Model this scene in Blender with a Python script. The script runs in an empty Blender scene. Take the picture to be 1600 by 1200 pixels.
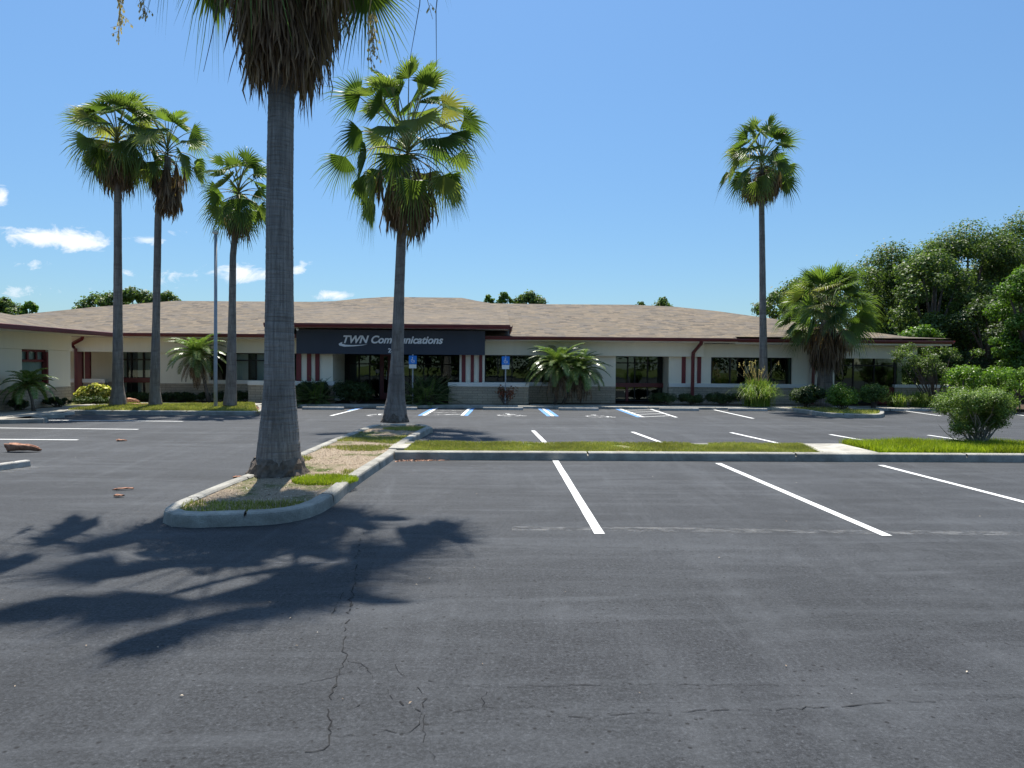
import bpy, math, random
import numpy as np
from mathutils import Vector, Matrix
R = math.radians
random.seed(7); np.random.seed(7)
S = bpy.context.scene; C = S.collection
# ------------------------------------------------------------------ camera
F = 1100.0; H = 1.63
yaw = math.atan(30/F); pit = math.atan(30/F); rho = 0.008
fw = Vector((math.sin(yaw)*math.cos(pit), math.cos(yaw)*math.cos(pit), -math.sin(pit)))
r0 = fw.cross(Vector((0, 0, 1))).normalized(); u0 = r0.cross(fw)
rt = r0*math.cos(rho)+u0*math.sin(rho); up = rt.cross(fw)
cam = bpy.data.cameras.new('camera'); co = bpy.data.objects.new('camera', cam); C.objects.link(co)
cam.sensor_width = 36; cam.lens = F/1600*36; cam.clip_end = 3000; cam.clip_start = 0.05
M = Matrix((rt, up, -fw)).transposed().to_4x4(); M.translation = Vector((0, 0, H)); co.matrix_world = M
S.camera = co

def ray(px, py):
    return fw + rt*((px-800)/F) - up*((py-600)/F)
def G(px, py, z=0.0):                       # point of the photograph laid on the level z
    d = ray(px, py); t = (z-H)/d.z
    return Vector((d.x*t, d.y*t, z))
def W(px, py, Y):                           # point of the photograph at distance Y
    d = ray(px, py); t = Y/d.y
    return Vector((d.x*t, Y, H+d.z*t))
def X(px, Y, py=575): return W(px, py, Y).x
def Z(py, Y, px=800): return W(px, py, Y).z

# ------------------------------------------------------------------ object helpers
ORG = {}
def tag(o, label=None, cat=None, group=None, kind=None):
    if label: o['label'] = label
    if cat: o['category'] = cat
    if group: o['group'] = group
    if kind: o['kind'] = kind
    return o
def empty(name, loc, label, cat, group=None):
    o = bpy.data.objects.new(name, None); C.objects.link(o); o.location = loc
    o.empty_display_size = .2
    ORG[o.name] = Vector(loc)
    return tag(o, label, cat, group)
class MB:
    def __init__(s): s.v = []; s.f = []; s.arr = []
    def add(s, vs, fs):
        n = len(s.v); s.v.extend([tuple(v) for v in vs]); s.f.extend([tuple(i+n for i in f) for f in fs])
    def quad(s, a, b, c, d): s.add([a, b, c, d], [(0, 1, 2, 3)])
    def box(s, x0, x1, y0, y1, z0, z1):
        s.add([(x0,y0,z0),(x1,y0,z0),(x1,y1,z0),(x0,y1,z0),(x0,y0,z1),(x1,y0,z1),(x1,y1,z1),(x0,y1,z1)],
              [(3,2,1,0),(4,5,6,7),(0,1,5,4),(1,2,6,5),(2,3,7,6),(3,0,4,7)])
    def tube(s, pts, rad, n=8, cap=True, wob=None):
        pts = [Vector(p) for p in pts]; m = len(pts)
        if not hasattr(rad, '__len__'): rad = [rad]*m
        base = len(s.v); ref = Vector((0, 1, 0)) if abs((pts[-1]-pts[0]).normalized().y) < .9 else Vector((1, 0, 0))
        for i, p in enumerate(pts):
            d = (pts[min(i+1, m-1)]-pts[max(i-1, 0)]).normalized()
            a = d.cross(ref).normalized(); b = d.cross(a)
            for k in range(n):
                t = 2*math.pi*k/n; r = rad[i]*(wob(i, t) if wob else 1)
                s.v.append(tuple(p+a*(r*math.cos(t))+b*(r*math.sin(t))))
        for i in range(m-1):
            for k in range(n):
                k2 = (k+1) % n
                s.f.append((base+i*n+k, base+i*n+k2, base+(i+1)*n+k2, base+(i+1)*n+k))
        if cap:
            s.f.append(tuple(base+k for k in range(n))[::-1]); s.f.append(tuple(base+(m-1)*n+k for k in range(n)))
    def np_quads(s, q):                     # q: (N,4,3)
        s.arr.append(q)
    def build(s, name, mat, parent=None, smooth=False, bevel=0):
        org = ORG.get(parent.name, Vector((0, 0, 0))) if parent else Vector((0, 0, 0))
        me = bpy.data.meshes.new(name)
        if s.arr:
            vs = [np.array(s.v, dtype=float).reshape(-1, 3)]; n0 = len(s.v)
            loops = [i for f in s.f for i in f]; lt = [len(f) for f in s.f]
            L = [np.array(loops, dtype=np.int32)]; T = [np.array(lt, dtype=np.int32)]
            for q in s.arr:
                k = q.shape[1]; vs.append(q.reshape(-1, 3)); cnt = q.shape[0]*k
                L.append(np.arange(n0, n0+cnt, dtype=np.int32)); T.append(np.full(q.shape[0], k, dtype=np.int32)); n0 += cnt
            V = np.vstack(vs)-np.array(org); L = np.concatenate(L); T = np.concatenate(T)
            me.vertices.add(len(V)); me.vertices.foreach_set('co', V.ravel().astype(np.float32))
            me.loops.add(len(L)); me.loops.foreach_set('vertex_index', L)
            me.polygons.add(len(T)); me.polygons.foreach_set('loop_start', np.concatenate([[0], np.cumsum(T)[:-1]]).astype(np.int32))
            me.update(calc_edges=True); me.validate()
        else:
            me.from_pydata([tuple(Vector(v)-org) for v in s.v], [], s.f); me.update()
        if smooth: me.polygons.foreach_set('use_smooth', [True]*len(me.polygons))
        me.materials.append(mat)
        o = bpy.data.objects.new(name, me); C.objects.link(o)
        if parent:
            o.parent = parent; ORG[o.name] = org
        if bevel:
            b = o.modifiers.new('bevel', 'BEVEL'); b.width = bevel; b.segments = 2; b.limit_method = 'ANGLE'
        return o
def each(mb, name, mat, parent, bevel=0):     # every box of mb as a part of its own
    for i in range(0, len(mb.v), 8):
        q = MB(); q.add(mb.v[i:i+8], [(3,2,1,0),(4,5,6,7),(0,1,5,4),(1,2,6,5),(2,3,7,6),(3,0,4,7)]); o = q.build(name, mat, parent, bevel=bevel)
    return o
def dup(o, loc=None, parent=None, label=None, rz=None):
    c = o.copy(); C.objects.link(c)
    if loc is not None: c.location = loc
    if rz is not None: c.rotation_euler = (0, 0, rz)
    if parent: c.parent = parent
    if label: c['label'] = label
    for ch in list(o.children): dup(ch, parent=c)
    return c
def poly(mb, pts, z):                       # flat polygon
    mb.add([(p[0], p[1], z) for p in pts], [tuple(range(len(pts)))])

# ------------------------------------------------------------------ materials
def nt(name):
    m = bpy.data.materials.new(name); m.use_nodes = True; t = m.node_tree
    for n in list(t.nodes): t.nodes.remove(n)
    out = t.nodes.new('ShaderNodeOutputMaterial'); b = t.nodes.new('ShaderNodeBsdfPrincipled')
    t.links.new(b.outputs[0], out.inputs[0]); return m, t, b, out
def N(t, typ, **kw):
    n = t.nodes.new(typ)
    for k, v in kw.items():
        if k.startswith('i_'): n.inputs[k[2:].replace('_', ' ')].default_value = v
        else: setattr(n, k, v)
    return n
def ramp(t, fac, stops):
    n = t.nodes.new('ShaderNodeValToRGB'); t.links.new(fac, n.inputs[0]); e = n.color_ramp.elements
    while len(e) < len(stops): e.new(.5)
    for i, (p, c) in enumerate(stops):
        e[i].position = p; e[i].color = (c[0], c[1], c[2], 1) if hasattr(c, '__len__') else (c, c, c, 1)
    return n.outputs[0]
def mixc(t, fac, a, b, mode='MIX'):
    n = t.nodes.new('ShaderNodeMix'); n.data_type = 'RGBA'; n.blend_type = mode
    def put(s, v):
        if hasattr(v, 'default_value') or hasattr(v, 'is_linked'): t.links.new(v, s)
        elif hasattr(v, '__len__'): s.default_value = (v[0], v[1], v[2], 1)
        else: s.default_value = v
    put(n.inputs[0], fac); put(n.inputs[6], a); put(n.inputs[7], b); return n.outputs[2]
def noise(t, scale, det=4, vec=None, rough=.55, dist=0):
    n = N(t, 'ShaderNodeTexNoise'); n.inputs['Scale'].default_value = scale; n.inputs['Detail'].default_value = det
    n.inputs['Roughness'].default_value = rough; n.inputs['Distortion'].default_value = dist
    if vec is not None: t.links.new(vec, n.inputs['Vector'])
    return n.outputs['Fac']
def coord(t, sc=(1, 1, 1), rot=(0, 0, 0), out='Object'):
    c = N(t, 'ShaderNodeTexCoord'); m = N(t, 'ShaderNodeMapping'); t.links.new(c.outputs[out], m.inputs[0])
    m.inputs['Scale'].default_value = sc; m.inputs['Rotation'].default_value = rot; return m.outputs[0]
def bump(t, b, h, strength, dist=.01):
    n = N(t, 'ShaderNodeBump'); n.inputs['Strength'].default_value = strength; n.inputs['Distance'].default_value = dist
    t.links.new(h, n.inputs['Height']); t.links.new(n.outputs[0], b.inputs['Normal']); return n
def noisy(name, c1, c2, scale=6, rough=.8, bs=0, bscale=60, spec=.3, sc=(1, 1, 1), metal=0):
    m, t, b, _ = nt(name); v = coord(t, sc)
    a = noise(t, scale, 5, v); col = ramp(t, a, [(.3, c1), (.7, c2)])
    t.links.new(col, b.inputs['Base Color']); b.inputs['Roughness'].default_value = rough
    b.inputs['Specular IOR Level'].default_value = spec; b.inputs['Metallic'].default_value = metal
    if bs: bump(t, b, noise(t, bscale, 4, v), bs)
    return m
def leafmat(name, stops, trans=.35, rough=.45, big=0.6):
    m, t, b, out = nt(name)
    g = N(t, 'ShaderNodeNewGeometry')
    col = ramp(t, g.outputs['Random Per Island'], stops)
    n = noise(t, big, 2, coord(t)); v = ramp(t, n, [(.35, .72), (.65, 1.15)])
    col = mixc(t, 1, col, v, 'MULTIPLY')
    t.links.new(col, b.inputs['Base Color']); b.inputs['Roughness'].default_value = rough; b.inputs['Specular IOR Level'].default_value = .35
    tr = N(t, 'ShaderNodeBsdfTranslucent'); c2 = mixc(t, 1, col, (1.2, 1.35, .5), 'MULTIPLY'); t.links.new(c2, tr.inputs[0])
    mx = N(t, 'ShaderNodeMixShader'); mx.inputs[0].default_value = trans
    t.links.new(b.outputs[0], mx.inputs[1]); t.links.new(tr.outputs[0], mx.inputs[2]); t.links.new(mx.outputs[0], out.inputs[0])
    return m

def asphalt():
    m, t, b, _ = nt('asphalt'); v = coord(t)
    fine = noise(t, 48, 6, v, .88); col = ramp(t, fine, [(.36, (.006, .0066, .0074)), (.46, (.020, .0217, .0242)), (.56, (.034, .0366, .0408)), (.70, (.095, .101, .108))])
    mid_ = noise(t, 26, 5, v, .8); col = mixc(t, 1, col, ramp(t, mid_, [(.33, .62), (.5, 1.), (.66, 1.35)]), 'MULTIPLY')
    big = noise(t, .35, 5, coord(t, (.6, 1.3, 1)), .6, .6); col = mixc(t, 1, col, ramp(t, big, [(.3, .74), (.7, 1.38)]), 'MULTIPLY')
    st = noise(t, 1.1, 5, coord(t, (.28, 1.9, 1), (0, 0, R(6))), .65, 1.2)
    col = mixc(t, ramp(t, st, [(.46, 0.), (.76, .5)]), col, (.080, .086, .094))
    st2 = noise(t, 2.2, 6, coord(t, (.7, .12, 1), (0, 0, R(-28))), .7, .8)
    col = mixc(t, ramp(t, st2, [(.5, 0.), (.78, .35)]), col, (.098, .104, .112))
    med = noise(t, 7, 5, v, .65); col = mixc(t, 1, col, ramp(t, med, [(.3, .84), (.7, 1.14)]), 'MULTIPLY')
    vo = N(t, 'ShaderNodeTexVoronoi'); vo.inputs['Scale'].default_value = 14; t.links.new(v, vo.inputs['Vector'])
    pit = ramp(t, vo.outputs['Distance'], [(.10, 1.), (.19, 0.)])
    sel = ramp(t, noise(t, 30, 1, v), [(.43, 0.), (.48, 1.)])
    mm = N(t, 'ShaderNodeMath', operation='MULTIPLY'); t.links.new(pit, mm.inputs[0]); t.links.new(sel, mm.inputs[1])
    col = mixc(t, mm.outputs[0], col, (.009, .009, .010))
    vo2 = N(t, 'ShaderNodeTexVoronoi'); vo2.inputs['Scale'].default_value = 5; t.links.new(v, vo2.inputs['Vector'])
    chip = ramp(t, vo2.outputs['Distance'], [(.014, 1.), (.028, 0.)]); sel2 = ramp(t, noise(t, 3.7, 2, v), [(.56, 0.), (.6, .8)])
    m3 = N(t, 'ShaderNodeMath', operation='MULTIPLY'); t.links.new(chip, m3.inputs[0]); t.links.new(sel2, m3.inputs[1])
    col = mixc(t, m3.outputs[0], col, (.32, .31, .29))
    t.links.new(col, b.inputs['Base Color']); b.inputs['Roughness'].default_value = .78; b.inputs['Specular IOR Level'].default_value = .35
    bump(t, b, noise(t, 90, 4, v, .75), 1, .008)
    return m
def paint(name, c, worn=.5):
    m, t, b, _ = nt(name); v = coord(t)
    a = noise(t, 22, 6, v, .75); c2 = noise(t, 2.3, 4, v)
    mm = N(t, 'ShaderNodeMath', operation='ADD'); t.links.new(a, mm.inputs[0]); t.links.new(c2, mm.inputs[1])
    f = ramp(t, mm.outputs[0], [(1.26-.32*worn, 0.), (1.42-.32*worn, 1.)])
    col = mixc(t, f, c, (.09, .09, .095))
    col = mixc(t, 1, col, ramp(t, noise(t, 9, 4, v), [(.3, .86), (.7, 1.05)]), 'MULTIPLY')
    t.links.new(col, b.inputs['Base Color']); b.inputs['Roughness'].default_value = .7
    bump(t, b, noise(t, 120, 3, v), .5, .004); return m
def ghost(name, c, lo, hi, sc=(1, 1, 1)):           # faint old paint over asphalt
    m, t, b, out = nt(name); v = coord(t, sc)
    f = ramp(t, noise(t, 9, 8, v, .75), [(lo, 0.), (hi, .8)])
    t.nodes.remove(b); d = N(t, 'ShaderNodeBsdfDiffuse'); d.inputs[0].default_value = (*c, 1); tr = N(t, 'ShaderNodeBsdfTransparent'); mx = N(t, 'ShaderNodeMixShader')
    t.links.new(f, mx.inputs[0]); t.links.new(tr.outputs[0], mx.inputs[1]); t.links.new(d.outputs[0], mx.inputs[2]); t.links.new(mx.outputs[0], out.inputs[0]); return m
def concrete(name, c1, c2):
    m, t, b, _ = nt(name); v = coord(t)
    col = ramp(t, noise(t, 3, 6, v, .65), [(.3, c1), (.7, c2)])
    col = mixc(t, ramp(t, noise(t, 1.4, 5, v, .7, 1), [(.42, 0.), (.75, .75)]), col, (.11, .105, .092))
    col = mixc(t, 1, col, ramp(t, noise(t, 90, 3, v, .7), [(.3, .78), (.7, 1.12)]), 'MULTIPLY')
    t.links.new(col, b.inputs['Base Color']); b.inputs['Roughness'].default_value = .85; b.inputs['Specular IOR Level'].default_value = .25
    bump(t, b, noise(t, 45, 6, v, .75), .9, .015); return m
def shingles():
    m, t, b, _ = nt('asphalt_shingles'); v = coord(t)
    br = N(t, 'ShaderNodeTexBrick'); t.links.new(v, br.inputs['Vector']); br.inputs['Scale'].default_value = 1
    br.inputs['Brick Width'].default_value = .32; br.inputs['Row Height'].default_value = .17; br.inputs['Mortar Size'].default_value = .0
    br.inputs['Color1'].default_value = (.0, .0, .0, 1); br.inputs['Color2'].default_value = (1, 1, 1, 1); br.inputs['Mortar'].default_value = (.5, .5, .5, 1)
    col = ramp(t, br.outputs['Color'], [(0., (.072, .060, .050)), (.25, (.150, .119, .083)), (.5, (.116, .099, .079)), (.75, (.186, .144, .098)), (1., (.106, .094, .084))])
    n1 = noise(t, 6.0, 5, coord(t, (1, 2.4, 1)), .75); col = mixc(t, 1, col, ramp(t, n1, [(.3, .68), (.7, 1.28)]), 'MULTIPLY')
    n2 = noise(t, .5, 4, coord(t, (.7, 2, 1)), .6); col = mixc(t, ramp(t, n2, [(.5, 0.), (.7, .12)]), col, (.19, .14, .10))
    n3 = noise(t, .6, 3, coord(t, (.8, 2.4, 1)), .6); col = mixc(t, ramp(t, n3, [(.5, 0.), (.72, .25)]), col, (.13, .12, .112))
    t.links.new(col, b.inputs['Base Color']); b.inputs['Roughness'].default_value = .9; b.inputs['Specular IOR Level'].default_value = .2
    bump(t, b, noise(t, 9, 3, coord(t, (1, 2.5, 1))), .25, .02); return m
def block():
    m, t, b, _ = nt('split_face_block'); c = N(t, 'ShaderNodeTexCoord'); sx = N(t, 'ShaderNodeSeparateXYZ'); cx = N(t, 'ShaderNodeCombineXYZ')
    t.links.new(c.outputs['Object'], sx.inputs[0]); ad = N(t, 'ShaderNodeMath', operation='ADD'); t.links.new(sx.outputs[0], ad.inputs[0]); t.links.new(sx.outputs[1], ad.inputs[1])
    t.links.new(ad.outputs[0], cx.inputs[0]); t.links.new(sx.outputs[2], cx.inputs[1])
    br = N(t, 'ShaderNodeTexBrick'); t.links.new(cx.outputs[0], br.inputs['Vector']); br.inputs['Scale'].default_value = 1
    br.inputs['Brick Width'].default_value = .4; br.inputs['Row Height'].default_value = .1; br.inputs['Mortar Size'].default_value = .006
    br.inputs['Color1'].default_value = (.50, .41, .30, 1); br.inputs['Color2'].default_value = (.40, .33, .245, 1); br.inputs['Mortar'].default_value = (.2, .17, .13, 1)
    v = c.outputs['Object']; col = mixc(t, 1, br.outputs['Color'], ramp(t, noise(t, 25, 5, v, .7), [(.25, .68), (.75, 1.25)]), 'MULTIPLY')
    t.links.new(col, b.inputs['Base Color']); b.inputs['Roughness'].default_value = .95
    bump(t, b, noise(t, 30, 4, v, .7), .8, .02); return m
def stucco(name, c1, c2):
    m, t, b, _ = nt(name); v = coord(t)
    col = ramp(t, noise(t, .8, 5, v), [(.3, c1), (.7, c2)])
    st = noise(t, 2.2, 4, coord(t, (3, 3, .25)), .6); col = mixc(t, 1, col, ramp(t, st, [(.3, .965), (.7, 1.01)]), 'MULTIPLY')
    t.links.new(col, b.inputs['Base Color']); b.inputs['Roughness'].default_value = .9; b.inputs['Specular IOR Level'].default_value = .2
    bump(t, b, noise(t, 45, 4, v, .7), .35, .006); return m
def glassm(name, tint, ior=1.9):
    m, t, b, out = nt(name); t.nodes.remove(b)
    tr = N(t, 'ShaderNodeBsdfTransparent'); tr.inputs[0].default_value = (*tint, 1)
    gl = N(t, 'ShaderNodeBsdfGlossy'); gl.inputs['Roughness'].default_value = .01; gl.inputs[0].default_value = (.86, 1, .93, 1)
    fr = N(t, 'ShaderNodeFresnel'); fr.inputs[0].default_value = ior
    bp = N(t, 'ShaderNodeBump'); bp.inputs['Strength'].default_value = .05; bp.inputs['Distance'].default_value = .02
    t.links.new(noise(t, .9, 2, coord(t)), bp.inputs['Height']); t.links.new(bp.outputs[0], gl.inputs['Normal'])
    mx = N(t, 'ShaderNodeMixShader'); t.links.new(fr.outputs[0], mx.inputs[0]); t.links.new(tr.outputs[0], mx.inputs[1]); t.links.new(gl.outputs[0], mx.inputs[2])
    t.links.new(mx.outputs[0], out.inputs[0]); return m
def trunkmat(name, c1, c2, dark, ring=28, streak=26):
    m, t, b, _ = nt(name)
    st = noise(t, 1, 5, coord(t, (streak, streak, 1.6)), .65); rg = noise(t, 1, 4, coord(t, (2, 2, ring)), .6, .4)
    col = ramp(t, st, [(.35, c1), (.65, c2)]); col = mixc(t, ramp(t, rg, [(.32, .55), (.5, 0.)]), col, dark)
    big = noise(t, 1.3, 4, coord(t)); col = mixc(t, 1, col, ramp(t, big, [(.3, .72), (.7, 1.18)]), 'MULTIPLY')
    fs = noise(t, 1, 6, coord(t, (60, 60, 5)), .7); col = mixc(t, ramp(t, fs, [(.30, .8), (.42, 0.)]), col, (.045, .038, .035))
    t.links.new(col, b.inputs['Base Color']); b.inputs['Roughness'].default_value = .92; b.inputs['Specular IOR Level'].default_value = .15
    ad = N(t, 'ShaderNodeMath', operation='ADD'); t.links.new(st, ad.inputs[0]); t.links.new(rg, ad.inputs[1]); bump(t, b, ad.outputs[0], .9, .03)
    return m
def groundmat(name, soil1, soil2, grass, lo, hi, scale=1.3):
    m, t, b, _ = nt(name); v = coord(t)
    col = ramp(t, noise(t, 18, 6, v, .75), [(.3, soil1), (.7, soil2)])
    g = noise(t, scale, 4, v, .6); col = mixc(t, ramp(t, g, [(lo, 0.), (hi, 1.)]), col, grass)
    col = mixc(t, 1, col, ramp(t, noise(t, 60, 4, v, .75), [(.3, .55), (.7, 1.3)]), 'MULTIPLY')
    t.links.new(col, b.inputs['Base Color']); b.inputs['Roughness'].default_value = .95; b.inputs['Specular IOR Level'].default_value = .1
    bump(t, b, noise(t, 35, 6, v, .75), 1, .04); return m

m_asph = asphalt()
m_white = paint('white_road_paint', (.66, .66, .64), .73); m_blue = paint('blue_road_paint', (.09, .25, .55), .75)
m_wornw = paint('worn_white_paint', (.70, .70, .68), .95)
m_kerb = concrete('kerb_concrete', (.26, .25, .22), (.45, .43, .375)); m_walk = concrete('pavement_concrete', (.40, .375, .32), (.50, .47, .405))
m_stop = concrete('wheel_stop_concrete', (.33, .32, .29), (.48, .46, .42))
m_roof = shingles(); m_block = block()
m_wall = stucco('cream_stucco', (.84, .77, .62), (.86, .80, .66)); m_cap = stucco('pale_cap', (.74, .71, .65), (.80, .77, .71))
m_soffit = stucco('soffit', (.72, .66, .55), (.76, .70, .59))
m_red = noisy('maroon_metal', (.13, .022, .024), (.17, .03, .03), 3, .4, spec=.5)
m_red2 = noisy('red_pilaster_paint', (.16, .035, .037), (.19, .042, .045), 3, .6)
m_navy = stucco('slate_blue_fascia', (.058, .066, .086), (.068, .077, .098))
m_letter = noisy('brushed_letters', (.74, .76, .79), (.82, .84, .87), 8, .5)
m_glass = glassm('tinted_glass', (.35, .42, .38), 1.75); m_glassb = glassm('clear_glass', (.80, .86, .84), 1.6)
m_dark = noisy('dark_bronze_frame', (.02, .016, .015), (.03, .025, .022), 5, .5)
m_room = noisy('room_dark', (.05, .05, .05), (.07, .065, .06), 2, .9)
m_blind = noisy('blind_fabric', (.50, .56, .54), (.60, .66, .63), 3, .8, sc=(14, 14, .4))
m_steel = noisy('galvanised_steel', (.30, .32, .34), (.38, .40, .42), 8, .5, metal=.5)
m_pole = noisy('grey_pole_paint', (.27, .29, .31), (.33, .35, .37), 8, .5)
m_signb = noisy('sign_blue', (.03, .20, .62), (.04, .23, .68), 4, .4); m_signw = noisy('sign_white', (.72, .74, .72), (.78, .8, .78), 4, .4)
m_trunkA = trunkmat('palm_trunk_bark', (.18, .163, .148), (.335, .31, .285), (.13, .116, .106), 40, 34)
m_trunkB = trunkmat('far_palm_bark', (.16, .14, .125), (.28, .25, .225), (.12, .10, .09), 9, 14)
m_trunkC = trunkmat('booted_palm_bark', (.10, .08, .065), (.26, .21, .17), (.05, .04, .03), 14, 14)
m_root = noisy('root_flare_bark', (.08, .065, .052), (.18, .15, .125), 14, .95, 1, 40, .1)
m_frond = leafmat('palm_frond', [(0, (.075, .12, .035)), (.5, (.13, .19, .055)), (.85, (.19, .24, .08)), (1, (.33, .31, .14))], .48, .42, .9)
m_pet = noisy('frond_stem', (.13, .16, .04), (.22, .19, .07), 5, .6)
m_dead = leafmat('dead_frond', [(0, (.11, .07, .045)), (.5, (.20, .13, .085)), (1, (.36, .25, .165))], .25, .85, .9)
m_stalk = leafmat('dry_flower_stalk', [(0, (.45, .33, .20)), (1, (.70, .56, .38))], .45, .8)
m_pinn = leafmat('feather_frond', [(0, (.09, .15, .04)), (.6, (.15, .23, .06)), (1, (.28, .33, .13))], .3, .28, .9)
m_oak = leafmat('oak_leaves', [(0, (.05, .085, .025)), (.6, (.10, .155, .045)), (1, (.17, .22, .075))], .42, .5, .5)
m_oakb = leafmat('bright_leaves', [(0, (.06, .12, .015)), (.6, (.10, .19, .025)), (1, (.15, .25, .04))], .4, .45, .6)
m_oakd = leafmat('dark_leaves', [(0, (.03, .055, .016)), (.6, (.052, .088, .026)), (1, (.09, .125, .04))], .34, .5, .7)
m_hedge = leafmat('hedge_leaves', [(0, (.08, .15, .02)), (.6, (.13, .24, .03)), (1, (.20, .30, .05))], .4, .4, .8)
m_bush = leafmat('bush_leaves', [(0, (.08, .13, .03)), (.6, (.14, .22, .05)), (1, (.26, .33, .10))], .35, .5, 2)
m_yel = leafmat('variegated_leaves', [(0, (.07, .12, .02)), (.3, (.16, .22, .03)), (.5, (.55, .52, .08)), (1, (.80, .74, .25))], .3, .4, 2)
m_redl = leafmat('reddish_leaves', [(0, (.12, .09, .03)), (.5, (.26, .07, .04)), (1, (.34, .12, .07))], .3, .5, 2)
m_grass = leafmat('lawn_grass', [(0, (.13, .15, .03)), (.45, (.22, .24, .06)), (.75, (.34, .32, .11)), (1, (.48, .40, .22))], .4, .5, 1.1)
m_grassb = leafmat('lush_grass', [(0, (.16, .22, .015)), (.6, (.27, .33, .02)), (1, (.42, .44, .06))], .45, .5, 1.1)
m_reed = leafmat('ornamental_grass', [(0, (.10, .18, .02)), (.6, (.19, .29, .04)), (1, (.38, .40, .14))], .4, .5, 1.5)
m_bark = noisy('tree_bark', (.07, .055, .045), (.15, .12, .10), 9, .95, .8, 30, .1)
m_soil = groundmat('island_soil', (.26, .20, .14), (.46, .37, .27), (.09, .12, .03), .5, .62)
m_turf = groundmat('turf_ground', (.28, .23, .13), (.46, .38, .24), (.16, .20, .05), .36, .5, 1.6)
m_bed = groundmat('mulch_bed', (.05, .035, .025), (.13, .09, .06), (.05, .06, .02), .7, .8)
m_field = groundmat('rough_field', (.10, .12, .04), (.14, .15, .06), (.07, .10, .02), .4, .6, .05)
m_boot = noisy('palm_boot_fibre', (.20, .085, .05), (.55, .32, .22), 14, .8, .4, 60, .2)
m_leafdry = noisy('dry_leaf', (.28, .13, .07), (.55, .36, .2), 6, .8)
m_chip = leafmat('mulch_chip', [(0, (.16, .11, .075)), (.6, (.40, .32, .23)), (1, (.62, .55, .45))], .0, .9, 2)
m_crack = noisy('crack_dark', (.012, .012, .013), (.02, .02, .02), 5, .95)

# ------------------------------------------------------------------ world and sun
sunv = Vector((-.07, .425, 1)).normalized()
el = math.asin(sunv.z); az = math.atan2(sunv.x, sunv.y)
w = bpy.data.worlds.new('World'); S.world = w; w.use_nodes = True; t = w.node_tree
for n in list(t.nodes): t.nodes.remove(n)
out = N(t, 'ShaderNodeOutputWorld'); bg = N(t, 'ShaderNodeBackground'); sky = N(t, 'ShaderNodeTexSky'); sky.sky_type = 'NISHITA'
sky.sun_disc = False; sky.sun_elevation = el; sky.sun_rotation = az; sky.air_density = 1.0; sky.dust_density = .35; sky.ozone_density = 3.0; sky.altitude = 0
tc = N(t, 'ShaderNodeTexCoord'); d = tc.outputs['Generated']
sp = N(t, 'ShaderNodeSeparateXYZ'); t.links.new(d, sp.inputs[0])
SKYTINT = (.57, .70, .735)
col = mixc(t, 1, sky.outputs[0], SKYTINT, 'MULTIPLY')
# small cumulus clouds: soft masks in sky directions broken up by noise
tot = None
def mth(op, a, b=None):
    n = N(t, 'ShaderNodeMath', operation=op)
    for i, v in enumerate((a, b)):
        if v is None: continue
        if hasattr(v, 'is_linked'): t.links.new(v, n.inputs[i])
        else: n.inputs[i].default_value = v
    return n.outputs[0]
ymax = mth('MAXIMUM', sp.outputs[1], .05)
uu = mth('DIVIDE', sp.outputs[0], ymax); vv = mth('DIVIDE', sp.outputs[2], ymax)
cn = N(t, 'ShaderNodeCombineXYZ'); t.links.new(uu, cn.inputs[0]); t.links.new(mth('MULTIPLY', vv, 2.0), cn.inputs[1])
nz = ramp(t, noise(t, 24, 8, cn.outputs[0], .66, .5), [(.32, 0.), (.68, 1.)])
for (px, py, sx, sy, a) in [(62, 368, 58, 16, 1.25), (135, 380, 45, 15, 1.15), (40, 413, 34, 8, .8), (300, 183, 18, 9, .62), (212, 152, 40, 16, .38), (262, 176, 16, 8, .45), (235, 377, 30, 7, .75), (275, 362, 34, 8, .5),
                            (385, 428, 70, 14, .95), (268, 430, 50, 22, .45), (205, 425, 25, 12, .4), (524, 461, 30, 9, 1.15), (467, 423, 14, 7, .9), (2, 308, 14, 16, .9), (50, 458, 60, 16, .42), (150, 450, 60, 16, .3), (495, 410, 30, 6, .4)]:
    q = ray(px, py); cu = q.x/q.y; cv = q.z/q.y; hx = sx/F; hy = sy/F
    e = mth('ADD', mth('POWER', mth('DIVIDE', mth('SUBTRACT', uu, cu), hx), 2), mth('POWER', mth('DIVIDE', mth('SUBTRACT', vv, cv), hy), 2))
    g = mth('MULTIPLY', mth('POWER', 2.718, mth('MULTIPLY', e, -1.)), a)
    tot = g if tot is None else mth('ADD', tot, g)
cl = mth('SUBTRACT', tot, mth('MULTIPLY', mth('SUBTRACT', 1.0, nz), .95))
front = mth('GREATER_THAN', sp.outputs[1], .1)
fac = mth('MULTIPLY', ramp(t, cl, [(.0, 0.), (.2, .3), (.6, .9)]), front)
col = mixc(t, 1, col, ramp(t, sp.outputs[2], [(0., (.55, .56, .60)), (.12, (.63, .655, .70)), (.30, (.76, .79, .83)), (.47, (.86, .89, .93)), (.75, (1.75, 1.55, 1.38))]), 'MULTIPLY')  # sky dimmed near the horizon, boosted overhead as added fill for the shaded walls
col = mixc(t, fac, col, (4.6, 4.75, 4.95))
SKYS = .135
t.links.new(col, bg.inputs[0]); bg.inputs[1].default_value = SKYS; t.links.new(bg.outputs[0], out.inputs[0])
sl = bpy.data.lights.new('sun', 'SUN'); sl.energy = 4.9; sl.angle = R(.53); sl.color = (1, .95, .87)
so = bpy.data.objects.new('sun', sl); C.objects.link(so); so.rotation_euler = sunv.to_track_quat('Z', 'Y').to_euler(); so.location = (0, 0, 30)
S.view_settings.view_transform = 'Standard'; S.view_settings.look = 'None'; S.view_settings.exposure = 0.80; S.view_settings.gamma = 1
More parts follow.
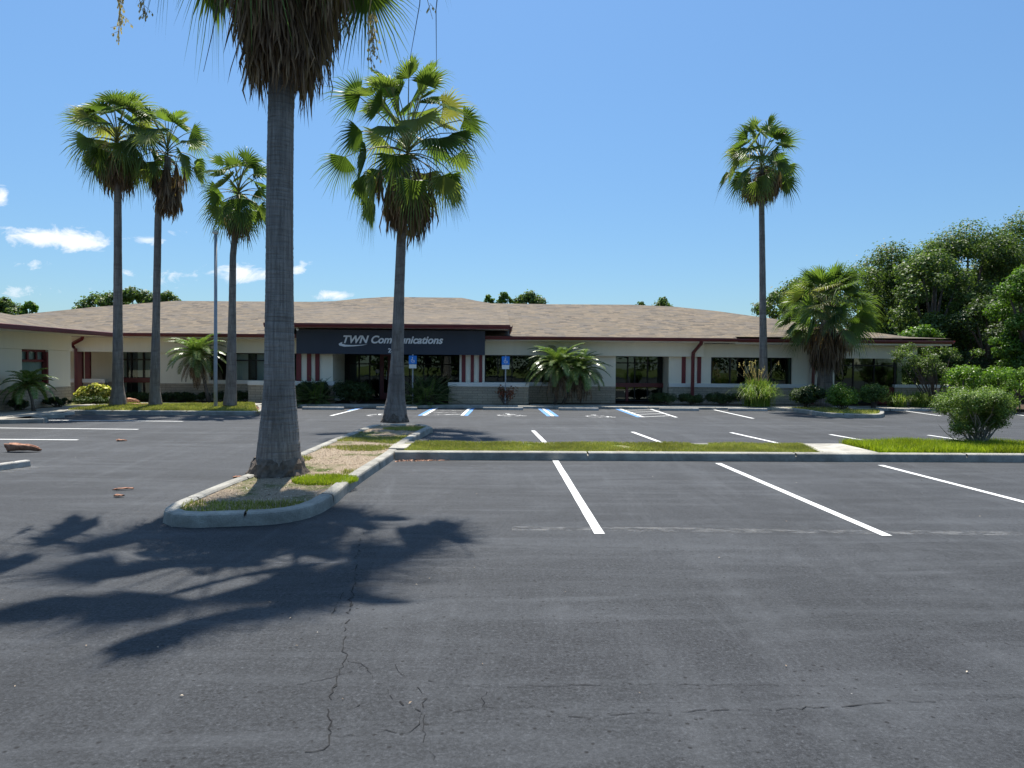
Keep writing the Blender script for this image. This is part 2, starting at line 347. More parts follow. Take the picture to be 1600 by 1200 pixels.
S.cycles.max_bounces = 8; S.cycles.transparent_max_bounces = 12

# ------------------------------------------------------------------ ground
mb = MB(); mb.box(-900, 900, -300, 1500, -.3, -.02)
tag(mb.build('field', m_field), kind='structure')
mb = MB(); n = 40; mb.add([(-60, -40, 0), (45, -40, 0), (45, 27.1, 0), (-60, 27.1, 0)], [(0, 1, 2, 3)])
tag(mb.build('parking_lot', m_asph), kind='structure')

def resample(pts, step, closed=False, smooth=True):
    pts = [Vector((p[0], p[1], 0)) for p in pts]; n = len(pts); out = []
    segs = n if closed else n-1
    for i in range(segs):
        g = (lambda k: pts[k % n]) if closed else (lambda k: pts[max(0, min(n-1, k))])
        p0, p1, p2, p3 = g(i-1), g(i), g(i+1), g(i+2)
        k = max(1, int((p2-p1).length/step))
        for j in range(k):
            u = j/k
            out.append(.5*((2*p1)+(p2-p0)*u+(2*p0-5*p1+4*p2-p3)*u*u+(3*p1-p0-3*p2+p3)*u**3) if smooth else p1.lerp(p2, u))
    if not closed: out.append(pts[-1])
    return out
def offs(pts, d, closed):
    n = len(pts); out = []
    for i, p in enumerate(pts):
        a = pts[(i-1) % n] if closed or i > 0 else p; b = pts[(i+1) % n] if closed or i < n-1 else p
        tt = (b-a).normalized(); out.append(p+Vector((-tt.y, tt.x, 0))*d)
    return out
def kerb(name, pts, closed=False, h=.13, wd=.17, joint=1.5, smooth=True, first=.6, step=.12):   # body lies left of the path direction
    P = resample(pts, step, closed, smooth); prof = [(0., -.02), (.010, h*.72), (.016, h*.9), (.034, h), (wd-.02, h+.004), (wd, h-.015), (wd, 0.)]
    rows = [offs(P, a, closed) for a, z in prof]; n = len(P); mb = MB(); gap = MB()
    s = 0; nxt = first; idx = list(range(n)) + ([0] if closed else [])
    for a, b in zip(idx[:-1], idx[1:]):
        s += (P[b]-P[a]).length; cut = s > nxt
        if cut: nxt += joint*random.uniform(.85, 1.15)
        for k in range(len(prof)-1):
            A, B = rows[k][a], rows[k][b]; A2, B2 = rows[k+1][a], rows[k+1][b]
            za, zb = prof[k][1], prof[k+1][1]
            f = 1-.026/max(.03, (P[b]-P[a]).length) if cut else 1
            Bq = A.lerp(B, f); B2q = A2.lerp(B2, f)
            mb.quad((A.x, A.y, za), (Bq.x, Bq.y, za), (B2q.x, B2q.y, zb), (A2.x, A2.y, zb))
            if cut:
                mb.quad((Bq.x, Bq.y, max(za-.045, -.01)), (B.x, B.y, max(za-.045, -.01)), (B2.x, B2.y, max(zb-.045, -.01)), (B2q.x, B2q.y, max(zb-.045, -.01)))
    if not closed:
        for i in (0, n-1): mb.add([(rows[k][i].x, rows[k][i].y, prof[k][1]) for k in range(len(prof))], [tuple(range(len(prof)))])
    return tag(mb.build(name, m_kerb), kind='structure'), rows[-1]

# near palm island: outline read off the photograph, on the ground or at kerb-top height
top = .13
isl_raw = [G(264, 787, top), G(297, 773, top), G(350, 752, top), G(397, 735, top), G(470, 705.5, top), G(515, 687, top), G(552, 673.5, top), G(580, 664, top), G(602, 662, top), G(640, 662.5, top), G(664, 663, top), G(677, 668, top),
           G(672, 677, 0), G(640, 697, 0), G(615, 719, 0), G(582, 742, 0), G(560, 758, 0), G(542, 772, 0), G(527, 786, 0), G(500, 803, 0), G(470, 813, 0), G(430, 819.5, 0), G(385, 822, 0), G(300, 825, 0), G(268, 823, 0), G(254, 817, 0)]
isl_raw = [Vector((p.x, p.y, 0)) for p in isl_raw][::-1]     # counter-clockwise, body to the left
_, isl_in = kerb('island_kerb', isl_raw, True, top, .17, 1.45, first=.9)
def inside(x, y, P):
    c = False; j = len(P)-1
    for i in range(len(P)):
        if (P[i].y > y) != (P[j].y > y) and x < (P[j].x-P[i].x)*(y-P[i].y)/(P[j].y-P[i].y)+P[i].x: c = not c
        j = i
    return c
isl_fill = offs(isl_in, -.03, True)
def soil_patch(name, P, z, mat, amp=.02, step=.12):
    mb = MB(); poly(mb, P, z); o = mb.build(name, mat); tag(o, kind='structure'); return o
soil_patch('island_soil', isl_fill, .105, m_soil)

# grass strip between the two bays
ys0 = G(900, 719.5).y; strip_l = G(620, 717).x
kl = [(strip_l-.02, ys0-.02), (G(1600, 727).x+14, ys0-.02)]
kerb('strip_kerb', kl, False, .14, .18, 3.0, False, 3.3, .3)
yb = ys0+1.75
kerb('strip_back_kerb', [(45, yb), (G(676, 690).x-.6, yb)], False, .12, .15, 3.0, False, 2, .5)
mb = MB(); mb.add([(strip_l, ys0+.15, .11), (45, ys0+.15, .11), (45, yb-.12, .11), (G(650, 695).x-.25, yb-.12, .11)], [(0, 1, 2, 3)])
tag(mb.build('strip_soil', m_turf), kind='structure')
mb = MB(); a, b, c, e = G(1376, 711.5, .15), G(1322, 697, .13), G(1275, 696.5, .13), G(1296, 711, .15)
mb.add([(G(1392, 711, .145).x, ys0+.17, .142), (G(1330, 697, .13).x, yb-.13, .135), (G(1262, 696, .13).x, yb-.13, .135), (G(1300, 711, .145).x, ys0+.17, .142)] , [(0, 1, 2, 3)])
tag(mb.build('strip_path', m_walk), kind='structure')
mb = MB(); mb.box(G(608, 700, .14).x, G(636, 700, .14).x, G(620, 700, .15).y, G(620, 693, .15).y, .08, .15)
tag(mb.build('strip_slab', m_walk, bevel=.01), kind='structure')

# pavement along the office, kerb, planting bed
yk = 26.2; xr = X(1700, yk); xl = X(402, yk)
kerb('pavement_kerb', [(X(395, yk), yk), (xr+6, yk)], False, .09, .16, 3.0, False, 2, .5)
mb = MB(); mb.box(X(395, yk), xr+6, yk+.15, 27.15, .02, .088); mb.box(X(829, 27.4), xr+6, 27.1505, 27.8, .02, .088)
for k in range(-10, 22): pass
tag(mb.build('pavement', m_walk), kind='structure')
mb = MB(); mb.box(-24, 26, 27.15, 31, .0, .08); tag(mb.build('planting_bed', m_bed), kind='structure')
mb = MB(); mb.box(X(1470, 30), 60, 25.2+.9, 60, .0, .09); tag(mb.build('right_verge', m_bed), kind='structure')
# darker slab joints of the pavement
mb = MB()
x = X(395, yk)
while x < xr: mb.box(x, x+.015, yk+.16, 27.14, .0882, .0895); x += 1.6
tag(mb.build('pavement_joint', m_crack), kind='structure')
# left palm lawn
yl = G(250, 648.5).y
lawn = [(X(120, yl), yl), (X(398, yl), yl), (X(409, yl+.5), yl+.35), (X(413, yl+1), yl+1.0), (X(405, yk), yk+.15)]
kerb('lawn_kerb', [(X(88, yl)-.2, yl)]+lawn, False, .13, .16, 2.6, True, 1.6, .3)
mb = MB(); mb.add([(X(88, yl)-.2, yl+.1, .105), (X(405, yl), yl+.1, .105), (X(409, 24), 23.6, .105), (X(399, yk), yk, .105), (X(60, 26), yk, .105)], [(0, 1, 2, 3, 4)]); tag(mb.build('palm_lawn_soil', m_turf), kind='structure')
# pavement beside the left wing and behind the lawn
mb = MB()
A = [G(-60, 665, .12), G(0, 655, .12), G(60, 648.5, .12), G(88, 645.5, .12)]
mb.add([(-26, 18.2, .118), (A[1].x, A[1].y, .118), (A[2].x, A[2].y, .118), (A[3].x, A[3].y, .118), (X(88, yl+.3), yl+1.6, .118), (X(170, 25), 24.6, .118), (X(400, 25.0), 25.3, .118), (X(400, 25.9), 26.6, .118), (X(180, 26.6), 26.6, .118), (X(110, 24.6), 24.4, .118), (X(0, 21), 21.9, .118), (-26, 21.2, .118)], [tuple(range(12))])
tag(mb.build('side_pavement', m_walk), kind='structure')
kerb('side_kerb', [(-26, 18.0), (A[1].x, A[1].y-.05), (A[2].x, A[2].y-.08), (A[3].x+.3, A[3].y-.1)], False, .12, .16, 2.5, True, 1.5, .3)
mb = MB(); mb.add([(-26, 21.2, .08), (X(0, 21), 21.6, .09), (X(110, 24.6), 24.2, .09), (X(180, 26.6), 26.4, .09), (-13, 29, .09), (-26, 29, .09)], [tuple(range(6))]); tag(mb.build('wing_bed', m_bed), kind='structure')
# right shrub island
ri = [(X(1205, 26.2), 26.22), G(1250, 645), G(1285, 650.5), G(1330, 653), G(1372, 653.5), G(1382, 650), G(1376, 645.5), (X(1345, 24.8), 24.9), (X(1330, 26.2), 26.22)]
_, rin = kerb('shrub_island_kerb', [Vector((p[0], p[1], 0)) for p in ri], False, .13, .15, 2.2, True, 1.5, .2)
mb = MB(); poly(mb, rin, .105); tag(mb.build('shrub_island_soil', m_turf), kind='structure')

# ------------------------------------------------------------------ painted markings
def stripe(name, a, b, wd, mat, z=.004):
    a = Vector((a[0], a[1], 0)); b = Vector((b[0], b[1], 0)); d = (b-a).normalized(); s = Vector((-d.y, d.x, 0))*wd/2
    mb = MB(); k = max(2, int((b-a).length/.4)); P = []
    L = [a.lerp(b, i/k) for i in range(k+1)]
    for i, p in enumerate(L): P += [p+s*(1+random.uniform(-.05, .05)), p-s*(1+random.uniform(-.05, .05))]
    mb.add([(p.x, p.y, z) for p in P], [(2*i, 2*i+1, 2*i+3, 2*i+2) for i in range(k)])
    o = mb.build(name, mat); return tag(o, kind='structure')
for a, b in [((868, 720), (937, 834.5)), ((1122, 724), (1386, 837.5)), ((1376, 727), (1660, 800)), ((1632, 728), (1900, 775))]:
    stripe('bay_line', G(*a), G(*b), .10, m_white)
for a, b in [((833, 673), (853, 693)), ((988, 675), (1040, 694)), ((1142, 676), (1222, 694)), ((1297, 679), (1372, 692)), ((1450, 680), (1560, 696)), ((1605, 680), (1700, 692))]:
    stripe('bay_line', G(*a), G(*b), .10, m_white)
for a, b in [((1112, 639.5), (1177, 654)), ((1388, 638.5), (1470, 650)), ((1560, 644), (1640, 655))]:
    stripe('bay_line', G(*a), G(*b), .10, m_white)
for a, b in [((60, 656.5), (286, 658.5)), ((-80, 668), (216, 671)), ((-80, 686), (122, 687.5))]:
    stripe('bay_line', G(*a), G(*b), .10, m_white)
def blue_white(wa, wb, sides):
    a, b = G(*wa), G(*wb); stripe('bay_line', a, b, .11, m_white, .008)
    d = (b-a).normalized(); s = Vector((-d.y, d.x, 0))
    for k in sides: stripe('blue_bay_line', a+s*.13*k, b+s*.13*k, .12, m_blue, .004)
blue_white((565, 638), (517, 650), []); stripe('blue_bay_line', G(566, 637.5), G(545, 642), .14, m_blue, .012)
blue_white((684, 637), (662, 649.5), [-1]); blue_white((735, 637), (722, 649.5), [1]); blue_white((846, 637), (864, 650.5), [-1, 1]); blue_white((963, 637), (1005, 652), [-1])
stripe('bay_line', G(1012, 638), G(1057, 652.5), .10, m_white, .008)
for k in range(5):
    u = (k+.15)/4.4; a = G(684, 637).lerp(G(662, 649.5), u); b = G(735, 637).lerp(G(722, 649.5), max(0, u-.1)); stripe('hatch_line', a, b, .10, m_wornw)
    u = (k+.5)/4.6; a = G(963, 637).lerp(G(1005, 652), u); b = G(1012, 638).lerp(G(1057, 652.5), max(0, u-.15)); stripe('hatch_line', a, b, .08, m_white)
def symbol(px, py):
    c = G(px, py); mb = MB(); k = 18
    def P(x, y): return (c.x+x, c.y+y, .006)
    mb.add([P(.0+.1*math.cos(2*math.pi*i/k), .52+.1*math.sin(2*math.pi*i/k)) for i in range(k)], [tuple(range(k))])
    def bar(a, b, w=.05):
        a = Vector(a); b = Vector(b); d = (b-a).normalized(); s = Vector((-d.y, d.x))*w
        mb.add([P(*(a+s)), P(*(a-s)), P(*(b-s)), P(*(b+s))], [(0, 1, 2, 3)])
    bar((0, .4), (.04, 0)); bar((.02, .22), (.28, .22), .04); bar((.03, .0), (.32, -.03)); bar((.32, -.01), (.46, -.4)); bar((.42, -.42), (.58, -.38), .04)
    A = [R(110+i*13) for i in range(19)]
    for u, v in zip(A[:-1], A[1:]):
        mb.add([P(.05+.42*math.cos(u), -.12+.42*math.sin(u)), P(.05+.42*math.cos(v), -.12+.42*math.sin(v)), P(.05+.33*math.cos(v), -.12+.33*math.sin(v)), P(.05+.33*math.cos(u), -.12+.33*math.sin(u))], [(0, 1, 2, 3)])
    tag(mb.build('wheelchair_symbol', m_wornw), kind='structure')
symbol(591, 648.5); symbol(794, 648.5); symbol(931, 650.5)
# old paint showing through the sealer
g1 = ghost('ghost_paint', (.30, .30, .295), .46, .80, (.5, 1.2, 1)); g2 = ghost('ghost_scuff', (.26, .265, .28), .53, .78, (.4, 2, 1))
for a, b, wd, mt_ in [((800, 826), (1600, 834), .16, g1), ((960, 825), (1230, 828), .09, g1), ((650, 667), (960, 668.5), .12, g1), ((1150, 664), (1440, 668), .12, g1), ((1380, 677), (1480, 679), .12, g1), ((30, 742), (340, 672), .3, g2), ((0, 738), (60, 728), .35, g1),
                      ((470, 700), (560, 690), .2, g2), ((250, 700), (620, 655), .5, g2), ((420, 878), (560, 876), .12, g2), ((640, 740), (780, 730), .7, g2)]:
    stripe('old_paint', G(*a), G(*b), wd, mt_, .003)
mb = MB()
def crack(pts, wd=.008):
    wd *= .62
    P = [G(*p) for p in pts]; Q = []
    for a, b in zip(P[:-1], P[1:]):
        k = max(2, int((b-a).length/.035))
        for i in range(k): Q.append(a.lerp(b, i/k)+Vector((random.gauss(0, .009), random.gauss(0, .009), 0)))
    Q.append(P[-1]); ws = [wd*random.uniform(.1, 1.)*(2.2 if random.random() < .06 else 1) for _ in Q]
    O1 = offs(Q, .5, False)
    for i in range(len(Q)-1):
        if random.random() < .22: continue
        s0 = (O1[i]-Q[i])*ws[i]; s1 = (O1[i+1]-Q[i+1])*ws[i+1]
        mb.add([(Q[i].x+s0.x, Q[i].y+s0.y, .0035), (Q[i].x-s0.x, Q[i].y-s0.y, .0035), (Q[i+1].x-s1.x, Q[i+1].y-s1.y, .0035), (Q[i+1].x+s1.x, Q[i+1].y+s1.y, .0035)], [(0, 1, 2, 3)])
crack([(570, 832), (562, 850), (556, 870), (557, 895), (551, 925), (545, 960), (541, 980)], .022)
crack([(541, 980), (536, 1012), (540, 1032), (526, 1062), (522, 1082), (512, 1108), (514, 1138), (520, 1152), (508, 1172), (458, 1180)], .014)
crack([(536, 925), (528, 940), (518, 960)], .01); crack([(540, 1032), (570, 1040), (592, 1065), (610, 1088), (640, 1104), (657, 1112)], .009)
crack([(570, 1040), (520, 1058), (464, 1070)], .009); crack([(657, 1112), (664, 1090), (652, 1074)], .007); crack([(520, 1152), (560, 1148), (590, 1142), (640, 1146), (657, 1130), (660, 1112)], .009)
crack([(524, 1116), (548, 1108), (562, 1102)], .007); crack([(618, 1040), (626, 1056), (648, 1062), (700, 1068), (760, 1074), (880, 1072), (1000, 1070), (1300, 1071)], .006)
crack([(758, 1079), (756, 1105), (707, 1114)], .008); crack([(756, 1105), (835, 1104), (890, 1122), (940, 1118), (1010, 1114), (1100, 1111), (1180, 1110), (1300, 1106), (1370, 1100), (1450, 1097), (1600, 1091)], .009)
crack([(664, 1120), (664, 1160), (676, 1190)], .006)
tag(mb.build('pavement_crack', m_crack), kind='structure')

# ------------------------------------------------------------------ wheel stops
def wheel_stop():
    o = empty('wheel_stop', (0, 0, 0), '', 'wheel stop', 'concrete wheel stops')
    mb = MB(); pr = [(-.075, 0), (-.06, .085), (-.045, .1), (.045, .1), (.06, .085), (.075, 0)]
    vs = [(x, y, z) for x in (-.72, .72) for y, z in pr]
    mb.add(vs, [tuple(range(5, -1, -1)), tuple(range(6, 12))]+[(i, (i+1) % 6, 6+(i+1) % 6, 6+i) for i in range(6)])
    mb.build('body', m_stop, o, bevel=.008); b = MB()
    for x in (-.5, .5): b = MB(); b.tube([(x, 0, .095), (x, 0, .106)], .013, 8); b.build('rebar_pin', m_steel, o)
    return o
ws = wheel_stop(); wl = [(505, 640.1999999999999, 'concrete wheel stop below the leafy shrubs, left of the blue and white line'), (620, 640.1999999999999, 'concrete wheel stop partly hidden by the palm trunk in the middle'),
      (786, 640.6999999999999, 'concrete wheel stop under the right one of the two blue signs'), (904, 641.4, 'concrete wheel stop in front of the clumping feather palms'), (1061, 641.8, 'concrete wheel stop just right of the white hatched access aisle'),
      (1168, 642.3, 'concrete wheel stop in front of the fountain grass'), (1420, 642.3, 'concrete wheel stop right of the shrub island, before the low grass tufts'), (1540, 643.8, 'concrete wheel stop behind the vase shaped bush, by the tall hedge')]
for i, (px, py, lb) in enumerate(wl):
    p = G(px, py)
    if i == 0: ws.location = p; ws['label'] = lb
    else:
        dup(ws, p, label=lb)
p = G(14, 656); dup(ws, p, label='pale wheel stop at the left edge beside the side pavement', rz=R(62))
p = G(75, 650); dup(ws, p, label='wheel stop at the corner of the palm lawn, in palm shadow', rz=R(55))
p = G(-30, 739); dup(ws, p, label='wheel stop cut off by the left edge, nearest to the viewer', rz=R(72))

# ------------------------------------------------------------------ office building
B = empty('office_building', (0, 28.75, 0), 'long single storey cream office with brown shingle roof, maroon gutters and slate blue entrance fascia', 'building')
YE, YF, YW = 27.8, 28.6, 28.75; ZE = 2.74; SL = .27
zf = 2.02; zs = .925; zc = .775
def wallbox(mb, p0, p1, Y, z0, z1, d=.2): mb.box(X(p0, Y), X(p1, Y), Y, Y+d, z0, z1)
wall = MB()
XL = X(108, YW)-3; XR = X(1432, YW)
# lower walls
def lower(p0, p1, z1=2.05, Y=YW): wallbox(wall, p0, p1, Y, zc, z1)
YR = 30.4                                    # recessed planes
lower(242, 327); wall.box(X(327, YW), X(463, YW)+.3, YW, YW+.2, zc, zs-.04)
wall.box(X(108, YW)-3, X(186, YR), YR, YR+.2, .1, 2.3)                                         # loggia back wall
wall.box(X(242, YW), X(242, YW)+.2, YW+.2, YR, .1, 2.3)
lower(860, 962); wall.box(X(757, YW)-.3, X(860, YW), YW, YW+.2, zc, zs-.04)
wall.box(X(962, YW)-.2, X(962, YW), YW+.2, 29.9, .1, 2.3)
wall.box(X(1045, YW), X(1045, YW)+.2, YW+.2, 29.9, .1, 2.3)
lower(1045, 1111); wall.box(X(1111, YW), X(1238, YW), YW, YW+.2, zc, zs-.04)
lower(1238, 1304); wall.box(X(1304, YW)-.2, X(1304, YW), YW+.2, 29.6, .1, 2.3)
wall.box(XR-.2, XR, 29.8, 42, .1, 2.9); wall.box(XL, XR, 42, 42.2, .1, 2.9)
# friezes
wall.box(X(108, YF)-3, X(463, YF)+.3, YF, YF+.3, zf, ZE-.15)
wall.box(X(757, YF-.1)-.3, X(1099.5, YF-.1), YF-.1, YF+.3, zf, ZE-.15)
wall.box(X(1099.5, YF-.1)+.003, X(1432, YW), YW-.03, YW+.2, zf-.01, ZE-.18)
# ceilings of the recesses
wall.box(XL, X(242, YW)+.2, YF+.3, YR+.2, 2.3, 2.4); wall.box(X(962, YW)-.2, X(1045, YW)+.2, YF+.3, 30.1, 2.3, 2.4); wall.box(X(1304, YW)-.2, XR, YW+.2, 29.9, 2.3, 2.4)
wall.box(X(1238, YW)-.1, X(1238, YW), YW+.2, 29.2, .1, 2.3)
each(wall, 'wall', m_wall, B)
wn = MB()
for p0, p1, in ((242, 463), (757, 962), (1045, 1304)): wn.box(X(p0, YW)-.0, X(p1, YW)+(.3 if p1 == 463 else 0), YW-.03, YW+.2, .08, zc)
wn.box(X(120, 29)-.4, X(165, 29), 28.9, 29.1, .08, zc); wn.box(XL, X(186, YR), YR-.03, YR-.002, .08, zc)
each(wn, 'wainscot', m_block, B)
cp = MB()
for p0, p1 in ((327, 463), (757, 860), (1045, 1304)): cp.box(X(p0, YW), X(p1, YW), YW-.07, YW-.032, zc-.003, zs); cp.box(X(p0, YW), X(p1, YW), YW-.032, YW-.002, zc+.002, zs-.002)
cp.box(X(120, 29)-.43, X(165, 29)+.03, 28.87, 29.13, zc, zs)
each(cp, 'sill_band', m_cap, B)
# portico
YP = 27.8; YS = 27.35; po = MB(); YG = 30.0
xa, xb, xc, xd = X(463, YS), X(520, YP), X(718, YP), X(757, YP)
po.box(X(463, YP), xb, YP, YG, .1, 2.6); po.box(xc, xd, YP, YG, .1, 2.6)
po.box(xb, xc, YG-.5, YG+.3, 2.12, 2.6); each(po, 'portico_wall', m_wall, B)
zt, zb_ = Z(515.5, YS, 600), Z(553.5, YS, 600)
sg = MB(); sg.box(xa, X(757.5, YS), YS, YS+.30, zb_, zt); sp_ = sg.build('sign_panel', m_navy, B)
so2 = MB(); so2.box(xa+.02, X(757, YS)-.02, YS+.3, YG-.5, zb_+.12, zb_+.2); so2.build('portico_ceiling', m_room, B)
for c0, c1 in ((463.5, 471), (480, 486.5), (493, 499.5), (721.5, 727.5), (735.5, 740.5), (748.5, 753.5)):
    q = MB(); q.box(X(c0, YP), X(c1, YP), YP-.05, YP-.002, .3, zb_+.05); q.build('pilaster_strip', m_red2, B)
for p0, p1, hid in ((387, 522, 0), (700, 827, 1)):
    q = MB(); q.box(X(p0, 27.55)+.02, X(p1, 27.55)-.02, 27.55, 27.775, .08, zc-.01); lw = q.build('low_wall', m_block, B)
    q = MB(); q.box(X(p0, 27.55), X(p1, 27.55), 27.52, 27.79, zc-.01, zs+.0); q.build('cap', m_cap, lw, bevel=.01)
# the low wall on the right corner
q = MB(); q.box(X(1399, 28.9), X(1493, 28.9), 28.9, 29.1, .08, .80); lw = q.build('low_wall', m_block, B)
q = MB(); q.box(X(1398, 28.9), X(1494, 28.9), 28.86, 29.14, .80, .93); q.build('cap', m_cap, lw, bevel=.01)
# posts of the left loggia
q = MB(); q.box(X(133, 28.95), X(140.5, 28.95), 28.93, 29.05, zs-.0, 2.3); q.build('post', m_red, B)
q = MB(); q.box(X(116.5, 28.8)-.02, X(126.5, 28.8), 28.85, 29.0, .1, 2.3); q.build('post', m_red, B)
for c0, c1 in ((1065, 1071), (1089.3, 1095)):
    q = MB(); q.box(X(c0, YW), X(c1, YW), YW-.05, YW-.002, zs, 2.018); q.build('pilaster_strip', m_red2, B)
# windows
def window(p0, p1, Y, z0, z1, mull=(), trans=(), glass=None, blind=None, fm=None, fw_=.05, dz=()):
    x0, x1 = X(p0, Y), X(p1, Y); fm = fm or m_dark; f = MB(); d = .07
    f.box(x0, x1, Y, Y+d, z1-fw_, z1); f.box(x0, x1, Y, Y+d, z0, z0+fw_); f.box(x0, x0+fw_, Y, Y+d, z0+fw_, z1-fw_); f.box(x1-fw_, x1, Y, Y+d, z0+fw_, z1-fw_)
    for m_ in mull: xm = X(m_, Y); f.box(xm-fw_/2, xm+fw_/2, Y-.003, Y+d-.01, z0+fw_, z1-fw_)
    for z in trans: f.box(x0+fw_, x1-fw_, Y+.004, Y+d-.014, z-fw_/2, z+fw_/2)
    o = f.build('window', fm, B)
    xs = [x0+fw_]+[X(m_, Y) for m_ in mull]+[x1-fw_]
    for a, b in zip(xs[:-1], xs[1:]):
        g = MB(); dx = random.gauss(0, .004); g.add([(a, Y+.035, z0+.02), (b, Y+.035+dx, z0+.02), (b, Y+.035+dx+random.gauss(0, .002), z1-.02), (a, Y+.035, z1-.02)], [(0, 1, 2, 3)]); g.build('pane', glass or m_glass, o)
    if blind:
        for (b0, b1) in blind:
            g = MB(); xx = X(b0, Y+.25); xe = X(b1, Y+.25); k = int((xe-xx)/.09)+1
            for i in range(k):
                a = xx+(xe-xx)*i/k; b = xx+(xe-xx)*(i+.93)/k; g.quad((a, Y+.22, z0), (b, Y+.26, z0), (b, Y+.26, z1), (a, Y+.22, z1))
            g.build('blind', m_blind, o)
    return o
YG2 = YW+.1; zh = 2.03
window(325, 468, YG2, zs-.05, zh, (365, 400, 436), (1.72,), m_glassb, ((367, 388), (402, 434), (438, 452)))
window(186, 242, YR, .12, 2.3, (205, 224), (.95, 1.72), m_glassb, ((190, 198), (216, 224), (228, 240)))
q = MB(); q.box(X(190, YR), X(240, YR), YR-.03, YR-.005, .75, .95); q.build('door_rail', m_red, B)
window(527, 594, YG, .12, 2.12, (545, 561, 577.5), (1.62,), m_glass); window(612, 718, YG, .12, 2.12, (640, 662, 690), (1.62,), m_glass)
# entrance door with maroon frame
q = MB(); x0, x1 = X(594, YG), X(612, YG)
q.box(x0, x0+.16, YG-.04, YG+.06, .12, 2.12); q.box(x1-.16, x1, YG-.04, YG+.06, .12, 2.12); q.box(x0+.16, x1-.16, YG-.04, YG+.06, 1.95, 2.12); q.box(x0+.16, x1-.16, YG-.04, YG+.06, .12, .4)
dr = q.build('door', m_red, B); q = MB(); q.quad((x0+.16, YG, .4), (x1-.16, YG, .4), (x1-.16, YG, 1.95), (x0+.16, YG, 1.95)); q.build('pane', m_glass, dr)
q = MB(); q.tube([(x1-.2, YG-.09, .95), (x1-.2, YG-.09, 1.3)], .014, 8); q.build('handle', m_steel, dr)
c = W(589.6, 580, YG-.01); k = 20
for nm, r_, mt_, yy in (('door_sticker', .085, m_signw, -.012), ('sticker_ring', .068, m_red2, -.016), ('sticker_centre', .045, m_signw, -.02), ('sticker_dot', .022, m_red2, -.024)):
    q = MB(); q.add([(c.x+r_*math.cos(2*math.pi*i/k), YG+yy, c.z+r_*math.sin(2*math.pi*i/k)) for i in range(k)], [tuple(range(k))])
    if nm == 'door_sticker': stk = q.build(nm, mt_, B)
    else: q.build(nm.replace('sticker_', ''), mt_, stk)
window(757, 862, YG2, zs-.05, zh, (778, 800, 831), (), m_glass)
YD = 29.7; window(955, 1046, YD, .12, 2.3, (981, 992, 1012, 1034), (1.75,), m_glass)
q = MB(); q.box(X(957, YD), X(1044, YD), YD-.03, YD-.006, .72, .90); q.box(X(978, YD), X(982, YD), YD-.03, YD-.006, .12, .72); q.build('door_rail', m_red, B)
window(1111, 1238, YG2, zs-.05, zh, (1141, 1172, 1205), (), m_glass)
window(1304, 1399, 29.0, .12, 2.15, (1333.5, 1366), (1.72,), m_glass); window(1399, 1432, 29.2, .12, 2.15, (), (), m_glass)
q = MB(); q.box(X(1370, 28.95), X(1399, 28.95), 28.94, 28.98, .12, .82); q.build('door_panel', m_red, B)
# floor and ceiling inside keep the rooms dark
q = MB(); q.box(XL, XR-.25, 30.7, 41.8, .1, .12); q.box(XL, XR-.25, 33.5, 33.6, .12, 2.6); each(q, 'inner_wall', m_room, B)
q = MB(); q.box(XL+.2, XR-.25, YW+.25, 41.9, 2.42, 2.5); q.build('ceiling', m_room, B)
# roof
sil = [(-330, 522), (-180, 512), (20, 493), (60, 488.5), (150, 479.5), (275, 470), (400, 471), (490, 471.5), (522, 470.5), (560, 466.5), (605, 463.8), (722, 465.3), (745, 470), (768, 474), (855, 475.3), (985, 476), (1055, 479.3), (1120, 486), (1200, 497), (1330, 515), (1420, 526.5)]
yr2 = lambda px: YE if px < 1152 else YE+.35
rp = []
for px, py in sil:
    d_ = ray(px, py); k = d_.z/d_.y; y = (H-ZE+SL*YE)/(SL-k); rp.append(W(px, py, y))
cr = Vector((X(1487, YE+.35, 533), YE+.35, ZE+.0)); cl_ = Vector((X(-330, YE), YE, ZE))
rf = MB(); n = len(rp); eav = [Vector((min(p.x, X(1150, YE)), YE, ZE)) if p.x < X(1150, YE) else Vector((min(p.x, cr.x), YE+.35, ZE+.35*SL)) for p in rp]
front = rp+[Vector((cr.x, cr.y, ZE+.35*SL-.06))]
x1150 = X(1152, YE)
def foot(x): y = YE if x <= x1150 else YE+.35; return Vector((x, y, ZE+SL*(y-YE)))
for a, b in zip(rp[:-1], rp[1:]):
    if a.x < x1150 < b.x:
        m_ = a.lerp(b, (x1150-a.x)/(b.x-a.x)); rf.quad(a, Vector((a.x, YE, ZE)), Vector((x1150, YE, ZE)), m_); rf.quad(m_, foot(x1150+.001), foot(b.x), b)
    else: rf.quad(a, foot(a.x), foot(b.x), b)
a = rp[-1]; rf.add([tuple(a), tuple(foot(a.x)), (cr.x, YE+.35, ZE+.0945)], [(0, 1, 2)])
for a, b in zip(rp[:-1], rp[1:]):
    fa = Vector((a.x, 2*a.y-YE+2, ZE)); fb = Vector((b.x, 2*b.y-YE+2, ZE)); rf.quad(a, b, fb, fa)
a = rp[-1]; rf.add([tuple(a), (cr.x, YE+.35, ZE+.0945), (cr.x, 2*a.y-YE+14, ZE), (a.x, 2*a.y-YE+2, ZE)], [(0, 1, 2, 3)])
rf.build('roof', m_roof, B)
